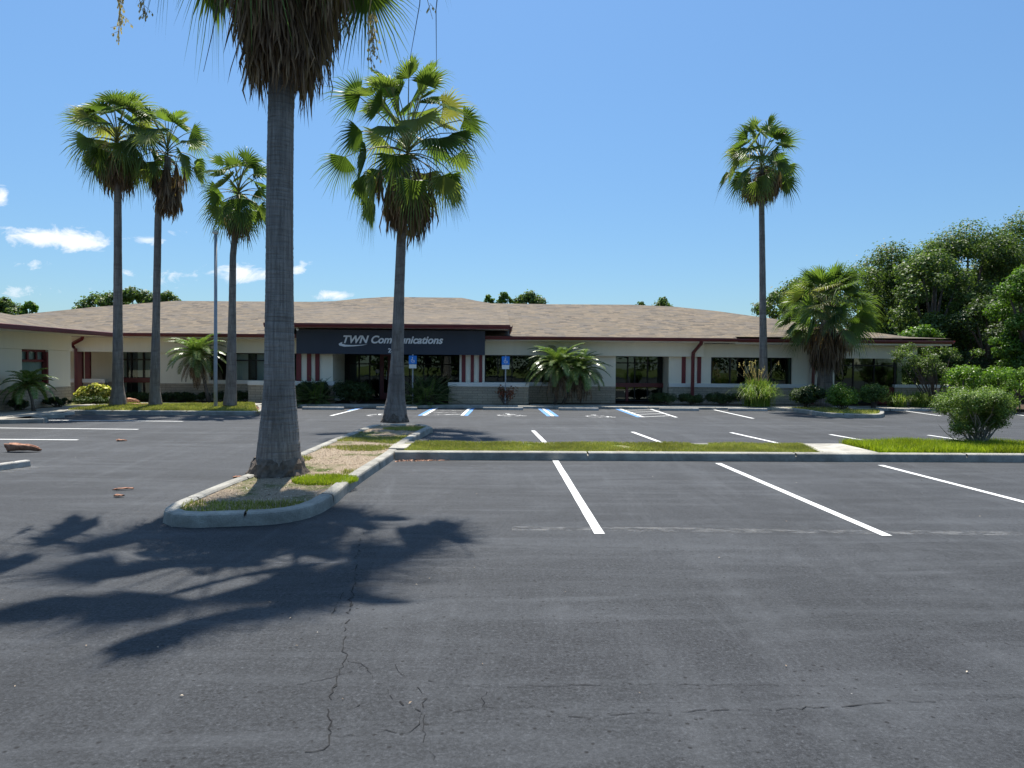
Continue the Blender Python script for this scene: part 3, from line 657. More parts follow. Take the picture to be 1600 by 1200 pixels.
# portico roof and its edges
xp0, xp1 = X(413, 26.8, 508), X(797, 26.8, 508); zp = Z(506.5, 26.8, 600); s2 = (4.15-zp)/(33-26.8)
ym = (ZE-zp-SL*YE+s2*26.8)/(s2-SL); zm = ZE+SL*(ym-YE)
pr = MB(); pr.quad((xp0, 26.8, zp), (xp1, 26.8, zp), (xp1, ym, zm+.004), (xp0, ym, zm+.004)); pr.build('portico_roof', m_roof, B)
ck = MB()
for x in (xp0+.01, xp1-.01):
    ck.add([(x, 26.82, zp-.16), (x, 26.82, zp-.01), (x, ym, zm-.005), (x, 28.3, zp-.16)], [(0, 1, 2, 3)])
ck.quad((xp0+.02, 26.85, zp-.13), (xp1-.02, 26.85, zp-.13), (xp1-.02, 28.6, zp-.13), (xp0+.02, 28.6, zp-.13)); ck.build('portico_soffit', m_soffit, B)
def gutter(nm, a, b, h=.125, wd=.12):
    a = Vector(a); b = Vector(b); d_ = (b-a).normalized(); s = Vector((d_.y, -d_.x, 0))
    pr_ = [(0, 0), (0, -h), (wd*.55, -h), (wd*.75, -h*.55), (wd, -h*.4), (wd, .012), (wd-.012, .012), (wd-.015, -h*.35), (.0, -h*.3)]
    q = MB(); vs = [tuple(p+s*u+Vector((0, 0, v))) for p in (a, b) for u, v in pr_]; m_ = len(pr_)
    q.add(vs, [tuple(range(m_)), tuple(range(2*m_-1, m_-1, -1))]+[(i, m_+i, m_+(i+1) % m_, (i+1) % m_) for i in range(m_)]); return q.build(nm, m_red, B)
gutter('gutter', (X(108, YE)-.5, YE, ZE), (X(463, YE)+.1, YE, ZE)); gutter('gutter', (X(750, YE), YE, ZE), (X(1152, YE), YE, ZE))
gutter('gutter', (X(1120, YE+.35), YE+.35, ZE), (cr.x, YE+.35, ZE+.0)); gutter('gutter', (xp0, 26.8, zp), (xp1, 26.8, zp), .15)
gutter('gutter', (xp1, 26.75, zp), (xp1, 28.0, zp-.12), .15, .1)
gutter('gutter', (cr.x, YE+.3, ZE+.0), (cr.x, YE+14, ZE))
sf = MB(); sf.box(X(108, YE)-3, X(463, YE), YE, YF+.01, ZE-.16, ZE-.125); sf.box(X(757, YS)+.03, X(1152, YE), YE, YF+.01, ZE-.16, ZE-.125); sf.box(X(1152, YE)+.01, cr.x, YE+.35, YW+.1, ZE-.19, ZE-.125)
sf.box(XR, cr.x-.01, YW+.1, 42, ZE-.19, ZE-.125); each(sf, 'soffit', m_soffit, B)
def spout(pts, r=.045):
    q = MB(); q.tube([Vector(p) for p in pts], r, 4, True); o = q.build('downspout', m_red, B); return o
y_ = YF-.18; spout([(X(1095, YE), YE-.03, ZE-.1), (X(1095, YE), YE+.05, ZE-.22), (X(1083, y_), y_, 2.18), (X(1082.5, y_), y_, 1.95), (X(1082.5, y_), y_, .12)], .075)
spout([(X(1270.5, YW-.1), YW-.12, 2.5), (X(1270.5, YW-.1), YW-.12, .1)], .07)
spout([(X(130, YE), YE-.02, ZE-.1), (X(129, YE+.1), YE+.1, ZE-.22), (X(115, YF), YF-.14, 2.3), (X(121.5, YF), YF-.14, 2.12), (X(121.5, YF), YF-.14, .12)], .075)
# spotlight under portico eave and bulb lamp at right corner
q = MB(); p = W(464, 513, 27.2); q.tube([p, p+Vector((.05, -.12, -.05))], [.03, .045], 10); q.build('spotlight', m_signw, B)
q = MB(); p = W(1424, 545.5, YW-.05); q.tube([p+Vector((0, .04, 0)), p+Vector((0, -.06, -.02))], [.03, .04], 10); q.build('spotlight', m_red2, B)
# lettering
def text(body, px0, px1, py_base, Y, mat, name, parent, shear=.3, bold=.012):
    cu = bpy.data.curves.new(name, 'FONT'); cu.body = body; cu.shear = shear; cu.extrude = .012; cu.offset = bold; cu.size = 1
    to = bpy.data.objects.new(name+'_curve', cu); C.objects.link(to); bpy.context.view_layer.update()
    dg = bpy.context.evaluated_depsgraph_get(); me = bpy.data.meshes.new_from_object(to.evaluated_get(dg)); bpy.data.objects.remove(to)
    V = np.array([v.co[:] for v in me.vertices]); w0 = V[:, 0].min(); w1 = V[:, 0].max()
    a, b = W(px0, py_base, Y), W(px1, py_base, Y); s = (b.x-a.x)/(w1-w0); org = ORG[parent.name]
    for v in me.vertices:
        x, y, z = v.co; v.co = Vector((a.x+(x-w0)*s, Y-z*1.0-.012, a.z+y*s*text.vs))-org
    me.materials.clear(); me.materials.append(mat); o = bpy.data.objects.new(name, me); C.objects.link(o); o.parent = parent; return o
text.vs = 1.0
text('TWN Communications', 536.5, 692.5, 535.6, YS, m_letter, 'lettering', sp_, .3, .03)
text('28', 606.5, 615.5, 550.7, YS, m_letter, 'street_number', sp_, 0, .02)
q = MB(); a = [W(x, y, YS-.02) for x, y in ((535.5, 534.2), (532, 535.2), (529, 537.4), (530.5, 540), (538, 541.7), (552, 541.2), (566, 539.7), (574, 538), (562, 538.9), (550, 539.2), (540, 538.6), (534.4, 537), (534.2, 535.6))]
q.add([tuple(p) for p in a]+[(p.x, YS-.002, p.z) for p in a], [tuple(range(13)), tuple(range(25, 12, -1))]+[(i, (i+1) % 13, 13+(i+1) % 13, 13+i) for i in range(13)]); q.build('swoosh', m_letter, sp_)

# ------------------------------------------------------------------ left wing
WB = empty('office_wing', (-15, 24, 0), 'cream wing at the left edge with a maroon framed window and grey shingle roof', 'building')
XWg = X(110, 25.2); q = MB(); wy0, wy1 = 15*1.0, 25.2; v0 = XWg*1.0; 
def Yat(px): return XWg*F/(px-770) if px != 770 else 1
yw0, yw1 = Yat(48), Yat(88)
q.box(XWg-.2, XWg, 10, yw0, .75, 2.0); q.box(XWg-.2, XWg, yw1, 25.2, .75, 2.0); q.box(XWg-.2, XWg, yw0, yw1, .75, .87)
q.box(XWg-.2, XWg+.03, 10, 25.23, 2.005, 2.6); q.box(XWg-10, XWg-.2, 25.0, 25.2, .75, 2.6); q.box(XWg-10, XWg-.2, 10, 10.2, .1, 2.6); q.box(XWg-10.2, XWg-10, 10, 25.2, .1, 2.6)
q.build('wall', m_wall, WB)
q = MB(); q.box(XWg-.2, XWg+.02, 10, 25.22, .05, .75); q.box(XWg-10, XWg-.2, 25.0, 25.22, .05, .75); each(q, 'wainscot', m_block, WB)
q = MB(); fz0, fz1 = .87, 2.0; xf0, xf1 = XWg-.16, XWg-.09; f_ = .06
for z0, z1 in ((fz0, fz0+.09), (fz1-.07, fz1), (1.60, 1.68)): q.box(xf0, xf1, yw0, yw1, z0, z1)
q.box(xf0-.01, xf1+.05, yw0, yw0+f_, fz0+.09, fz1-.07); q.box(xf0-.01, XWg-.002, yw1-.09, yw1-.001, fz0+.002, fz1-.07)
for u in (.33, .66): y = yw0+(yw1-yw0)*u; q.box(xf0+.01, xf1-.004, y-.035, y+.035, 1.68, fz1-.07)
q.box(XWg-.09, XWg+.03, yw0-.02, yw1+.03, fz0-.025, fz0-.001+.0)
wo = q.build('window', m_red, WB); q = MB(); q.quad((xf0+.03, yw0, fz0), (xf0+.03, yw1, fz0), (xf0+.03, yw1, fz1), (xf0+.03, yw0, fz1)); q.build('pane', m_glassb, wo)
q = MB(); q.quad((xf0-.03, yw0, fz0), (xf0-.03, yw1, fz0), (xf0-.03, yw1, fz1), (xf0-.03, yw0, fz1)); q.build('blind', m_blind, wo)
EX, EY, EZ, ws_ = -13.6, 25.7, 2.65, .225; wd_ = 6.5
q = MB(); r1 = (EX-wd_, EY-wd_, EZ+wd_*ws_); r2 = (EX-wd_, 2, EZ+wd_*ws_)
q.add([(EX, EY, EZ), (EX, 8, EZ), (EX-2*wd_, 8, EZ), (EX-2*wd_, EY, EZ), r1, (EX-wd_, 8+wd_, EZ+wd_*ws_)], [(0, 4, 5, 1), (1, 5, 2), (2, 5, 4, 3), (3, 4, 0)]); q.build('roof', m_roof, WB)
q = MB(); q.box(EX-.03, EX+.09, 8, EY+.02, EZ-.13, EZ+.012); q.box(EX-10, EX-.03, EY-.03, EY+.06, EZ-.13, EZ+.01); each(q, 'gutter', m_red, WB, bevel=.015)
q = MB(); q.box(XWg-.1, EX-.03, 8, EY-.03, EZ-.12, EZ-.08); q.box(EX-10, XWg-.1, 25.1, EY-.03, EZ-.12, EZ-.08); each(q, 'soffit', m_soffit, WB)

# ------------------------------------------------------------------ parking signs, light pole, standpipe
def pk_sign(px, lb):
    base = G(px, 634, .12); y = 26.95; o = empty('parking_sign', (X(px, y), y, .1), lb, 'sign', 'blue and white disabled parking signs')
    x = X(px, y); q = MB(); q.box(x-.025, x+.025, y-.02, y+.02, .1, 2.0); q.build('post', m_steel, o)
    z1 = Z(557, y); zm_ = Z(568.5, y); z0 = Z(571.5, y)
    q = MB(); q.box(x-.15, x+.15, y-.03, y-.022, Z(570, y), z1); pb = q.build('sign_plate', m_signb, o, bevel=.003)
    q = MB(); q.box(x-.14, x+.14, y-.03, y-.022, Z(571, y)-.14, Z(570.5, y)); q.build('lower_plate', m_signw, o)
    # wheelchair mark
    q = MB(); cz = (z1+Z(570, y))/2; k = 14
    def disc(cx_, cz_, r_): q.add([(cx_+r_*math.cos(2*math.pi*i/k), y-.033, cz_+r_*math.sin(2*math.pi*i/k)) for i in range(k)], [tuple(range(k))])
    disc(x-.01, cz+.085, .02)
    A = [R(120+i*15) for i in range(16)]
    for u, v in zip(A[:-1], A[1:]): q.quad(*[(x+r_*math.cos(w_), y-.033, cz-.03+r_*math.sin(w_)) for w_, r_ in ((u, .07), (v, .07), (v, .052), (u, .052))])
    q.box(x-.018, x+.004, y-.034, y-.033, cz-.02, cz+.06); q.box(x-.01, x+.06, y-.0335, y-.033, cz-.03, cz-.012); q.box(x+.05, x+.068, y-.0342, y-.033, cz-.1, cz-.02); q.build('wheelchair_mark', m_signw, pb)
    return o
pk_sign(645, 'blue and white disabled parking sign standing just right of the middle palm trunk'); pk_sign(790, 'blue and white disabled parking sign in front of the tinted window, beside a reddish sapling')
p = G(337, 638, .1); LPo = empty('lamp_post', p, 'slim grey lamp post on the palm lawn between the left palms', 'lamp post')
q = MB(); zt_ = Z(366, p.y, 337); q.tube([p, p+Vector((0, 0, 1)), (p.x+.02, p.y, zt_)], [.062, .06, .048], 12); q.build('pole', m_pole, LPo, True)
q = MB(); q.tube([p, p+Vector((0, 0, .05))], .14, 12); q.build('base_plate', m_pole, LPo)
q = MB(); q.tube([(p.x+.02, p.y, zt_), (p.x+.02, p.y, zt_+.02), (p.x+.02, p.y, zt_+.07), (p.x+.02, p.y, zt_+.12), (p.x+.02, p.y, zt_+.15)], [.04, .085, .10, .07, .02], 12); q.build('lamp_head', m_signw, LPo, True)
p = G(95, 634, .09); o = empty('standpipe', p, 'thin white pipe bent over at the top beside the wing wall', 'pipe')
q = MB(); q.tube([p, p+Vector((0, 0, .27)), p+Vector((-.02, 0, .30)), p+Vector((-.12, 0, .30))], .022, 8); q.build('pipe', m_signw, o)

# ------------------------------------------------------------------ foliage tools
def leaves(P, Nn, size, asp=.5, jit=.35):
    """rhombus leaves at points P with rough normals Nn"""
    n = len(P); Nn = Nn+np.random.normal(0, jit, (n, 3)); Nn /= np.linalg.norm(Nn, axis=1)[:, None]+1e-9
    T = np.random.normal(0, 1, (n, 3)); T -= (T*Nn).sum(1)[:, None]*Nn; T /= np.linalg.norm(T, axis=1)[:, None]+1e-9
    Bn = np.cross(Nn, T); s = size*np.random.uniform(.6, 1.3, n)[:, None]; dr = Nn*s*.18
    return np.stack([P-T*s*.5, P+Bn*s*asp*.5+dr-T*s*.05, P+T*s*.5, P-Bn*s*asp*.5+dr-T*s*.05], axis=1)
def blobs(cs, n, size, asp=.55, shell=.55, up_=.25, loose=.06):
    """cs: list of (centre, radii). leaves spread through the outer part of each lobe"""
    wts = np.array([c[1][0]*c[1][1]+c[1][0]*c[1][2]+c[1][1]*c[1][2] for c in cs]); wts = wts/wts.sum(); out_ = []
    for (c, r), w_ in zip(cs, wts):
        k = max(3, int(n*w_)); D = np.random.normal(0, 1, (k, 3)); D /= np.linalg.norm(D, axis=1)[:, None]
        rad = shell+(1-shell)*np.random.uniform(0, 1, k)**.6
        far_ = np.random.uniform(0, 1, k) < loose; rad = np.where(far_, rad*np.random.uniform(1.05, 1.45, k), rad)
        P = np.array(c)+D*np.array(r)*rad[:, None]*np.random.uniform(.92, 1.08, k)[:, None]
        out_.append(leaves(P, D+np.array([0, 0, up_*2]), size, asp, .55))
    return np.concatenate(out_)
def twig_clumps(c, r, n, sub):
    """random lobes inside an ellipsoid"""
    out_ = []
    for _ in range(n):
        d = np.random.normal(0, 1, 3); d /= np.linalg.norm(d); f = np.random.uniform(.45, 1.0)
        s = np.random.uniform(.6, 1.25)*sub; out_.append((np.array(c)+d*np.array(r)*f, (s, s, s*.75)))
    return out_
def tree(px, pybase, pytop, pw, Y, mat, label, n=16000, leaf=.2, lobes=26, low=.25, name='broadleaf_tree', group=None, cat='tree', skew=0, limbs=7):
    x = X(px, Y); zt_ = Z(pytop, Y, px); wd = pw/F*Y/2; o = empty(name, (x, Y, 0), label, cat, group)
    cz = zt_*(.5+low/2+.02); rz_ = zt_-cz; sub = min(wd, rz_)*.42
    cs = []
    for k in range(int(lobes*1.9)):
        d = np.random.normal(0, 1, 3); d /= np.linalg.norm(d); f = np.random.uniform(.35, .93)
        s = (np.random.uniform(.3, .75) if k > lobes*.5 else np.random.uniform(.6, 1.05))*sub
        if low > .4: d[2] = abs(d[2]); f = max(f, .55)
        if k < 5: a_ = (k-2)*.42; d = np.array([math.sin(a_), 0, math.cos(a_)]); f = .80*(.93 if k % 2 else 1)
        cs.append(((x+skew*d[2]+d[0]*(wd-s*.5)*f*1.25, Y+d[1]*wd*.8*f, cz+d[2]*(rz_-s*.4)*f*1.25), (s, s, s*.78)))
    q = MB(); q.np_quads(blobs(cs, n, leaf, .6, .3, loose=.16)); q.build('crown', mat, o)
    q = MB(); h = zt_; tr = .022*h+.05
    q.tube([(x, Y, 0), (x+.02*h*random.uniform(-1, 1), Y, h*.22), (x+.04*h*random.uniform(-1, 1), Y, h*.5), (x, Y, h*.75)], [tr*1.35, tr, tr*.65, tr*.2], 9)
    for k in range(limbs):
        c_ = Vector(cs[k % len(cs)][0]); s0 = Vector((x, Y, h*random.uniform(.2, .45))); mid = s0.lerp(c_, .5)+Vector((0, 0, .05*h)); q.tube([s0, mid, c_], [tr*.5, tr*.32, tr*.1], 6)
    q.build('trunk', m_bark, o, True); return o
def blades(P, h, wd, lean=.35, curve=.3):
    n = len(P); a = np.random.uniform(0, 2*np.pi, n); hh = h*np.random.uniform(.45, 1.2, n)*(1+.22*vnoise(P[:, 0], P[:, 1], 3.1, 4))
    s = np.stack([np.cos(a), np.sin(a), np.zeros(n)], 1)*wd/2; b = np.random.uniform(0, 2*np.pi, n); l = np.random.uniform(0, lean, n)
    d = np.stack([np.cos(b)*l, np.sin(b)*l, np.ones(n)], 1)*hh[:, None]
    mid = P+d*.55; tip = P+d*1.0+np.stack([np.cos(b)*curve*hh*l*2, np.sin(b)*curve*hh*l*2, -curve*hh*l], 1)
    return np.concatenate([np.stack([P-s, P+s, mid+s*.75, mid-s*.75], 1), np.stack([mid-s*.75, mid+s*.75, tip+s*.1, tip-s*.1], 1)])
def vnoise(x, y, sc, seed=0):
    rs = np.random.RandomState(seed); v = np.zeros_like(x)
    for k in range(7):
        a = rs.uniform(0, 6.28); f = sc*rs.uniform(.6, 2.0); v += np.sin((x*np.cos(a)+y*np.sin(a))*f+rs.uniform(0, 6.28))
    return v/7*1.9

# ------------------------------------------------------------------ grass
def grass_obj(name, polyP, n, z, h, wd, mat, dens=None, seed=1, bbox=None):
    xs = [p[0] for p in polyP]; ys = [p[1] for p in polyP]
    x = np.random.uniform(min(xs), max(xs), n); y = np.random.uniform(min(ys), max(ys), n)
    k = np.ones(n, bool)
    if dens: k &= dens(x, y)
    idx = np.where(k)[0]; PP = [Vector((p[0], p[1], 0)) for p in polyP]
    idx = [i for i in idx if inside(x[i], y[i], PP)]
    P = np.stack([x[idx], y[idx], np.full(len(idx), z)], 1); q = MB(); q.np_quads(blades(P, h, wd)); return tag(q.build(name, mat), kind='stuff')
ya, yc = ys0+.16, yb-.08
pL = [(strip_l+.1, ya), (G(1300, 711, .13).x, ya), (G(1268, 697, .13).x, yc), (G(650, 690, .13).x, yc)]
xx = G(1300, 711, .13).x
grass_obj('strip_grass', pL, 70000, .108, .052, .008, m_grass, lambda x, y: (vnoise(x, y, 2.2, 3) > -.7+.7*(np.abs(y-ya) < .3)*(vnoise(x, y, 1.2, 8) > -.2)) & (np.random.uniform(0, 1, len(x)) < .95))
pR = [(G(1396, 711, .13).x, ya), (G(1720, 711, .13).x+2, ya), (G(1720, 700, .13).x+2, yc), (G(1333, 698, .13).x, yc)]
grass_obj('lush_strip_grass', pR, 60000, .108, .15, .009, m_grassb)
ip = [(p.x, p.y) for p in isl_fill]
cg = G(508, 750, .12); c2 = G(330, 792, .12)
def islden(x, y):
    nz_ = vnoise(x, y, 2.6, 5); far = y > G(540, 700, .12).y
    a = (nz_ > .05) & far
    near = (y < G(400, 782, .12).y) & (nz_ > -.55)
    patch = ((x-cg.x)/.42)**2+((y-cg.y)/.33)**2 < 1
    mid = (nz_ > .62)
    return a | near | patch | mid
grass_obj('island_grass', ip, 42000, .104, .05, .008, m_grass, islden)
pt = [(cg.x+.42*math.cos(a), cg.y+.34*math.sin(a)) for a in np.linspace(0, 6.28, 14)[:-1]]
grass_obj('bright_grass_patch', pt, 5000, .104, .06, .009, m_grassb)
lp = [(X(100, yl), yl+.16), (X(400, yl), yl+.16), (X(405, 24), 23.6), (X(398, yk), yk), (X(200, 25), 25.2), (X(150, 24), 24)]
grass_obj('palm_lawn_grass', lp, 42000, .105, .09, .02, m_grass, lambda x, y: vnoise(x, y, 1.6, 9) > -.75)
grass_obj('shrub_island_grass', [(p.x, p.y) for p in rin], 6000, .105, .08, .018, m_grass, lambda x, y: vnoise(x, y, 1.6, 2) > -.2)
# chips and dry bits on the island and strip
def chips(name, PP, n, z, size, mat, dens=None):
    xs = [p[0] for p in PP]; ys = [p[1] for p in PP]; x = np.random.uniform(min(xs), max(xs), n); y = np.random.uniform(min(ys), max(ys), n)
    V_ = [Vector((p[0], p[1], 0)) for p in PP]; k = [i for i in range(n) if inside(x[i], y[i], V_) and (dens is None or dens(x[i], y[i]))]
    P = np.stack([x[k], y[k], np.full(len(k), z)], 1); q = MB(); q.np_quads(leaves(P, np.tile([0, 0, 1.], (len(k), 1)), size, .6, .35)); return tag(q.build(name, mat), kind='stuff')
chips('mulch_chips', ip, 9000, .110, .02, m_chip)
chips('strip_litter', [(strip_l, ya), (40*.4, ya), (40*.4, yc), (strip_l, yc)], 900, .125, .035, m_chip)
a = G(622, 716); chips('leaf_litter', [(a.x, ys0-.3), (a.x+.9, ys0-.1), (a.x+.9, ys0-.02), (a.x+.05, ys0-.02)], 260, .006, .035, m_boot)

# ------------------------------------------------------------------ palms
def fan(q, o, az, el, Lp, Rr, spread, ns, droop, bend, st, thin=1., cup=.15):
    """one fan frond: petiole into st, pleated blade into q"""
    pts = [Vector(o)]; e = el; stp = Lp/4
    for i in range(4):
        d_ = Vector((math.cos(e)*math.cos(az), math.cos(e)*math.sin(az), math.sin(e))); pts.append(pts[-1]+d_*stp); e -= bend/4*max(.15, math.cos(e)+.15)
    if st is not None: st.tube(pts, [.022, .018, .015, .013, .012], 4, False)
    P = pts[-1]; e -= bend*.6
    D = Vector((math.cos(e)*math.cos(az), math.cos(e)*math.sin(az), math.sin(e))); s = Vector((-math.sin(az), math.cos(az), 0)); roll = random.gauss(0, .6)
    n_ = D.cross(s); s2 = s*math.cos(roll)+n_*math.sin(roll); n_ = D.cross(s2)
    base = len(q.v); q.v.append(tuple(P)); V_ = []; w0 = spread*2/ns
    g = Vector((0, 0, -1))
    def pt(th, r, off=0.):
        d_ = D*math.cos(th)+s2*math.sin(th)+n_*(cup*abs(math.sin(th)))
        return P+d_*(r*Rr)+n_*off+g*(droop*Rr*r*r*r*.9)
    for k in range(ns+1):
        th = -spread+w0*k; q.v.append(tuple(pt(th, .36, (.028 if k % 2 else -.028)*Rr*1.2)))
    for k in range(ns):
        th = -spread+w0*(k+.5); L = (1-.30*(abs(th)/max(spread, .1))**2)*random.uniform(.82, 1.1); jw = w0*.15*thin; dj = random.gauss(0, .07)*Rr
        i0 = len(q.v)
        q.v.append(tuple(pt(th-jw, .72*L)+g*abs(dj)*.3)); q.v.append(tuple(pt(th+jw, .72*L)+g*abs(dj)*.3)); tp = pt(th+random.gauss(0, .03), L)+g*(abs(dj)+droop*Rr*.12); q.v.append(tuple(tp))
        a_, b_ = base+1+k, base+2+k
        q.f += [(base, a_, b_), (a_, i0, i0+1, b_), (i0, i0+2, i0+1)]
def palm(label, path, Y, rads, top, Rr, nl, nd, skirt, trunkm, flare=None, ns=24, Lp=.95, group=None, seed=0, skirt_r=.35, dense=1., nmid=0, lop=None, deadlen=1., rootR=None, ring=None, dead_el=(-88, -62), low=-40, name='fan_palm', thin=1., uprt=1., hang=.9, bx=1.):
    random.seed(seed); np.random.seed(seed)
    pts = [W(px, py, Y) for px, py in path]; z0 = .1; pts[0] = Vector((pts[0].x, Y, z0))
    o = empty(name, pts[0], label, 'palm tree', group)
    # dense trunk rings
    P = []; Rr_ = []; L = [0]
    for a, b in zip(pts[:-1], pts[1:]): L.append(L[-1]+(b-a).length)
    tot_ = L[-1]; step = ring or .12; k = int(tot_/step)
    def at(s):
        for i in range(len(pts)-1):
            if s <= L[i+1] or i == len(pts)-2:
                u = (s-L[i])/(L[i+1]-L[i]); return pts[i].lerp(pts[i+1], u), rads[i]*(1-u)+rads[i+1]*u
    jit = 0
    for i in range(k+1):
        p, r_ = at(tot_*i/k); jit = random.uniform(-.012, .012); P.append(p); Rr_.append(r_*(1+jit))
    q = MB(); ph = random.uniform(0, 6)
    q.tube(P, Rr_, 28 if Y < 20 else 14, True, lambda i, t_: 1+.012*math.sin(3*t_+ph+i*.02)+.008*math.sin(7*t_+i*.05)+random.uniform(-.008, .008)); q.build('trunk', trunkm, o, True)
    if rootR:
        q = MB(); hs = [0, .05, .12, .2, .27]; rr = [1.22, 1.2, 1.1, 1.04, .9]
        q.tube([pts[0]+Vector((0, 0, h-.03)) for h in hs], [rootR*r_ for r_ in rr], 40, True, lambda i, t_: 1+.05*math.sin(5*t_+ph)+.035*math.sin(11*t_+i)+random.uniform(-.05, .05)); q.build('root_flare', m_root, o, False)
    T = pts[-1]; T = Vector((T.x, Y, T.z)); tops = Vector((T.x, T.y, T.z))
    q = MB(); st = MB()
    for k in range(nl):
        u = (k+.5)/nl; e = R(82-(82-low)*u**(1.25/uprt)); a = k*2.39996+random.gauss(0, .25); zoff = .35*(1-u)
        l_ = Lp*random.uniform(.8, 1.15)*(1 if e > 0 else .9); rr = Rr*random.uniform(.85, 1.1)
        if lop and lop(a, u): continue
        fan(q, tops+Vector((0, 0, zoff)), a, e, l_, rr, R(random.uniform(72, 105)), ns, random.uniform(.10, .38)*(1.25 if u > .5 else 1), R(random.uniform(25, 55)*bx), st, thin)
    q.build('crown', m_frond, o); st.build('stems', m_pet, o)
    q = MB()
    for k in range(nd):
        u = random.random()**.8; a = k*2.39996+random.gauss(0, .25); zz = -skirt*u; ro = skirt_r*(.35+.75*(1-u))*random.uniform(.5, 1.1)
        c0 = tops+Vector((math.cos(a)*.08, math.sin(a)*.08, zz)); rd = Vector((math.cos(a), math.sin(a), 0)); sd = Vector((-math.sin(a), math.cos(a), 0))
        c1 = c0+rd*ro*.7+Vector((0, 0, .02)); c2_ = c0+rd*ro+Vector((0, 0, -.22)); q.tube([c0, c1, c2_], [.014, .011, .008], 4, False)
        L_ = hang*random.uniform(.65, 1.15); m_ = 15 if Y < 12 else 9; i0 = len(q.v); q.v.append(tuple(c2_))
        for j_ in range(m_):
            v = (j_/(m_-1)-.5)*2; sw = .20*L_*random.uniform(.6, 1.2); out_ = random.uniform(-.12, .16)*L_; l_ = L_*random.uniform(.6, 1.08); w2 = (.012 if Y < 12 else .022)*random.uniform(.7, 1.5)
            p1 = c2_+sd*(v*sw*.6)+rd*out_*.4+Vector((0, 0, -l_*.4)); p2 = c2_+sd*(v*sw+random.gauss(0, .02))+rd*(out_)+Vector((0, 0, -l_*.8)); p3 = c2_+sd*(v*sw*1.1+random.gauss(0, .04))+rd*out_*random.uniform(.6, 1.3)+Vector((0, 0, -l_))
            tw = random.uniform(0, 3.1); wv = (sd*math.cos(tw)+rd*math.sin(tw))*w2
            q.add([c2_-wv*.3, c2_+wv*.3, p1+wv, p1-wv, p2+wv*.8, p2-wv*.8, p3], [(0, 1, 2, 3), (3, 2, 4, 5), (5, 4, 6)])
    q.build('dead_skirt', m_dead, o)
    return o, tops

gp = 'tall fan palms of the car park'
# nearest palm, crown mostly above the frame
yP = 9.75
o1, t1 = palm('nearest and largest fan palm, flared grey trunk on the kerbed island, crown cut off', [(435, 757), (436, 730), (436.5, 660), (436.5, 600), (436.5, 450), (437, 300), (439, 150), (440, 20), (441, -90), (442, -195)], yP,
     [.36, .315, .25, .205, .185, .178, .17, .165, .155, .15], None, 1.15, 31, 340, 1.85, m_trunkA, ns=40, Lp=1.65, group=gp, seed=13, hang=1.05, skirt_r=.85, rootR=.33, ring=.03, low=-40, deadlen=1.1, thin=.9, dead_el=(-87, -45))
# hanging dry flower stalks beside it
def stalk(px0, py0, px1, py1, Y, bushy, parent=o1, nm='flower_stalk'):
    a, b = W(px0, py0, Y), W(px1, py1, Y); q = MB(); m_ = a.lerp(b, .5)+Vector((random.uniform(-.08, .08), random.uniform(-.1, .1), .05))
    q.tube([a, m_, b], [.008, .006, .003], 5)
    if bushy:
        for k in range(bushy):
            u = random.uniform(.35, 1); c_ = a.lerp(b, u); d_ = Vector((random.gauss(0, .05), random.gauss(0, .05), -random.uniform(.04, .16))); q.tube([c_, c_+d_], [.004, .002], 3)
            for j in range(3):
                e_ = c_+d_*random.uniform(.4, 1); q.add([e_, e_+Vector((.012, 0, -.02)), e_+Vector((0, 0, -.045)), e_+Vector((-.012, 0, -.02))], [(0, 1, 2, 3)])
    q.build(nm, m_stalk if bushy else m_bark, parent)
# stalks arch out of the crown
def arch(px_a, py_a, px_b, py_b, Y, bushy):
    q = MB(); b = W(px_b, py_b, Y); a = W(px_a, py_a, Y); c_ = t1+Vector((0, 0, .1)); top_ = Vector((a.x, a.y, a.z+.5)); q.tube([c_, c_.lerp(top_, .5)+Vector((0, 0, .35)), top_, a], [.012, .01, .008, .008], 5); q.build('flower_stem', m_pet, o1)
    stalk(px_a, py_a, px_b, py_b, Y, bushy)
arch(188, -60, 186, 50, 9.5, 40); arch(222, -40, 227, 30, 9.6, 14); arch(585, -30, 580, 100, 9.4, 46); arch(690, -70, 682, 108, 9.0, 0); arch(660, -60, 640, 95, 9.1, 0); arch(655, -90, 676, 30, 9.2, 3)
arch(340, 10, 318, 112, 9.3, 0)
# middle palm
palm('fan palm at the far end of the kerbed island, in front of the entrance sign', [(618, 664), (618, 640), (619, 620), (621, 560), (624, 450), (627, 375), (632, 300), (637, 245)], 18.9,
     [.33, .30, .24, .17, .135, .125, .12, .12], None, 1.05, 46, 80, 1.0, m_trunkB, ns=32, Lp=1.58, group=gp, seed=21, rootR=.3, skirt_r=.7, hang=1.15, low=-32, uprt=.9, deadlen=1.2, dead_el=(-86, -60), ring=.06)
palm('leftmost fan palm of the group, straight trunk and wide dense crown', [(184, 637), (184, 600), (184, 500), (184, 400), (184, 310), (183, 250), (183, 228)], 24.2,
     [.29, .175, .145, .125, .115, .11, .11], None, .95, 42, 60, .7, m_trunkB, ns=26, Lp=1.0, group=gp, seed=31, skirt_r=.6, hang=.9, low=-30, uprt=1.1)
palm('second fan palm from the left with a bent trunk and narrow brown skirt', [(243, 634), (242, 610), (244, 500), (246, 400), (247, 340), (254, 300), (262, 262), (262, 245)], 24.4,
     [.23, .165, .12, .115, .11, .11, .11, .10], None, .85, 26, 80, 1.2, m_trunkB, ns=24, Lp=1.05, group=gp, seed=47, low=-25, skirt_r=.4)
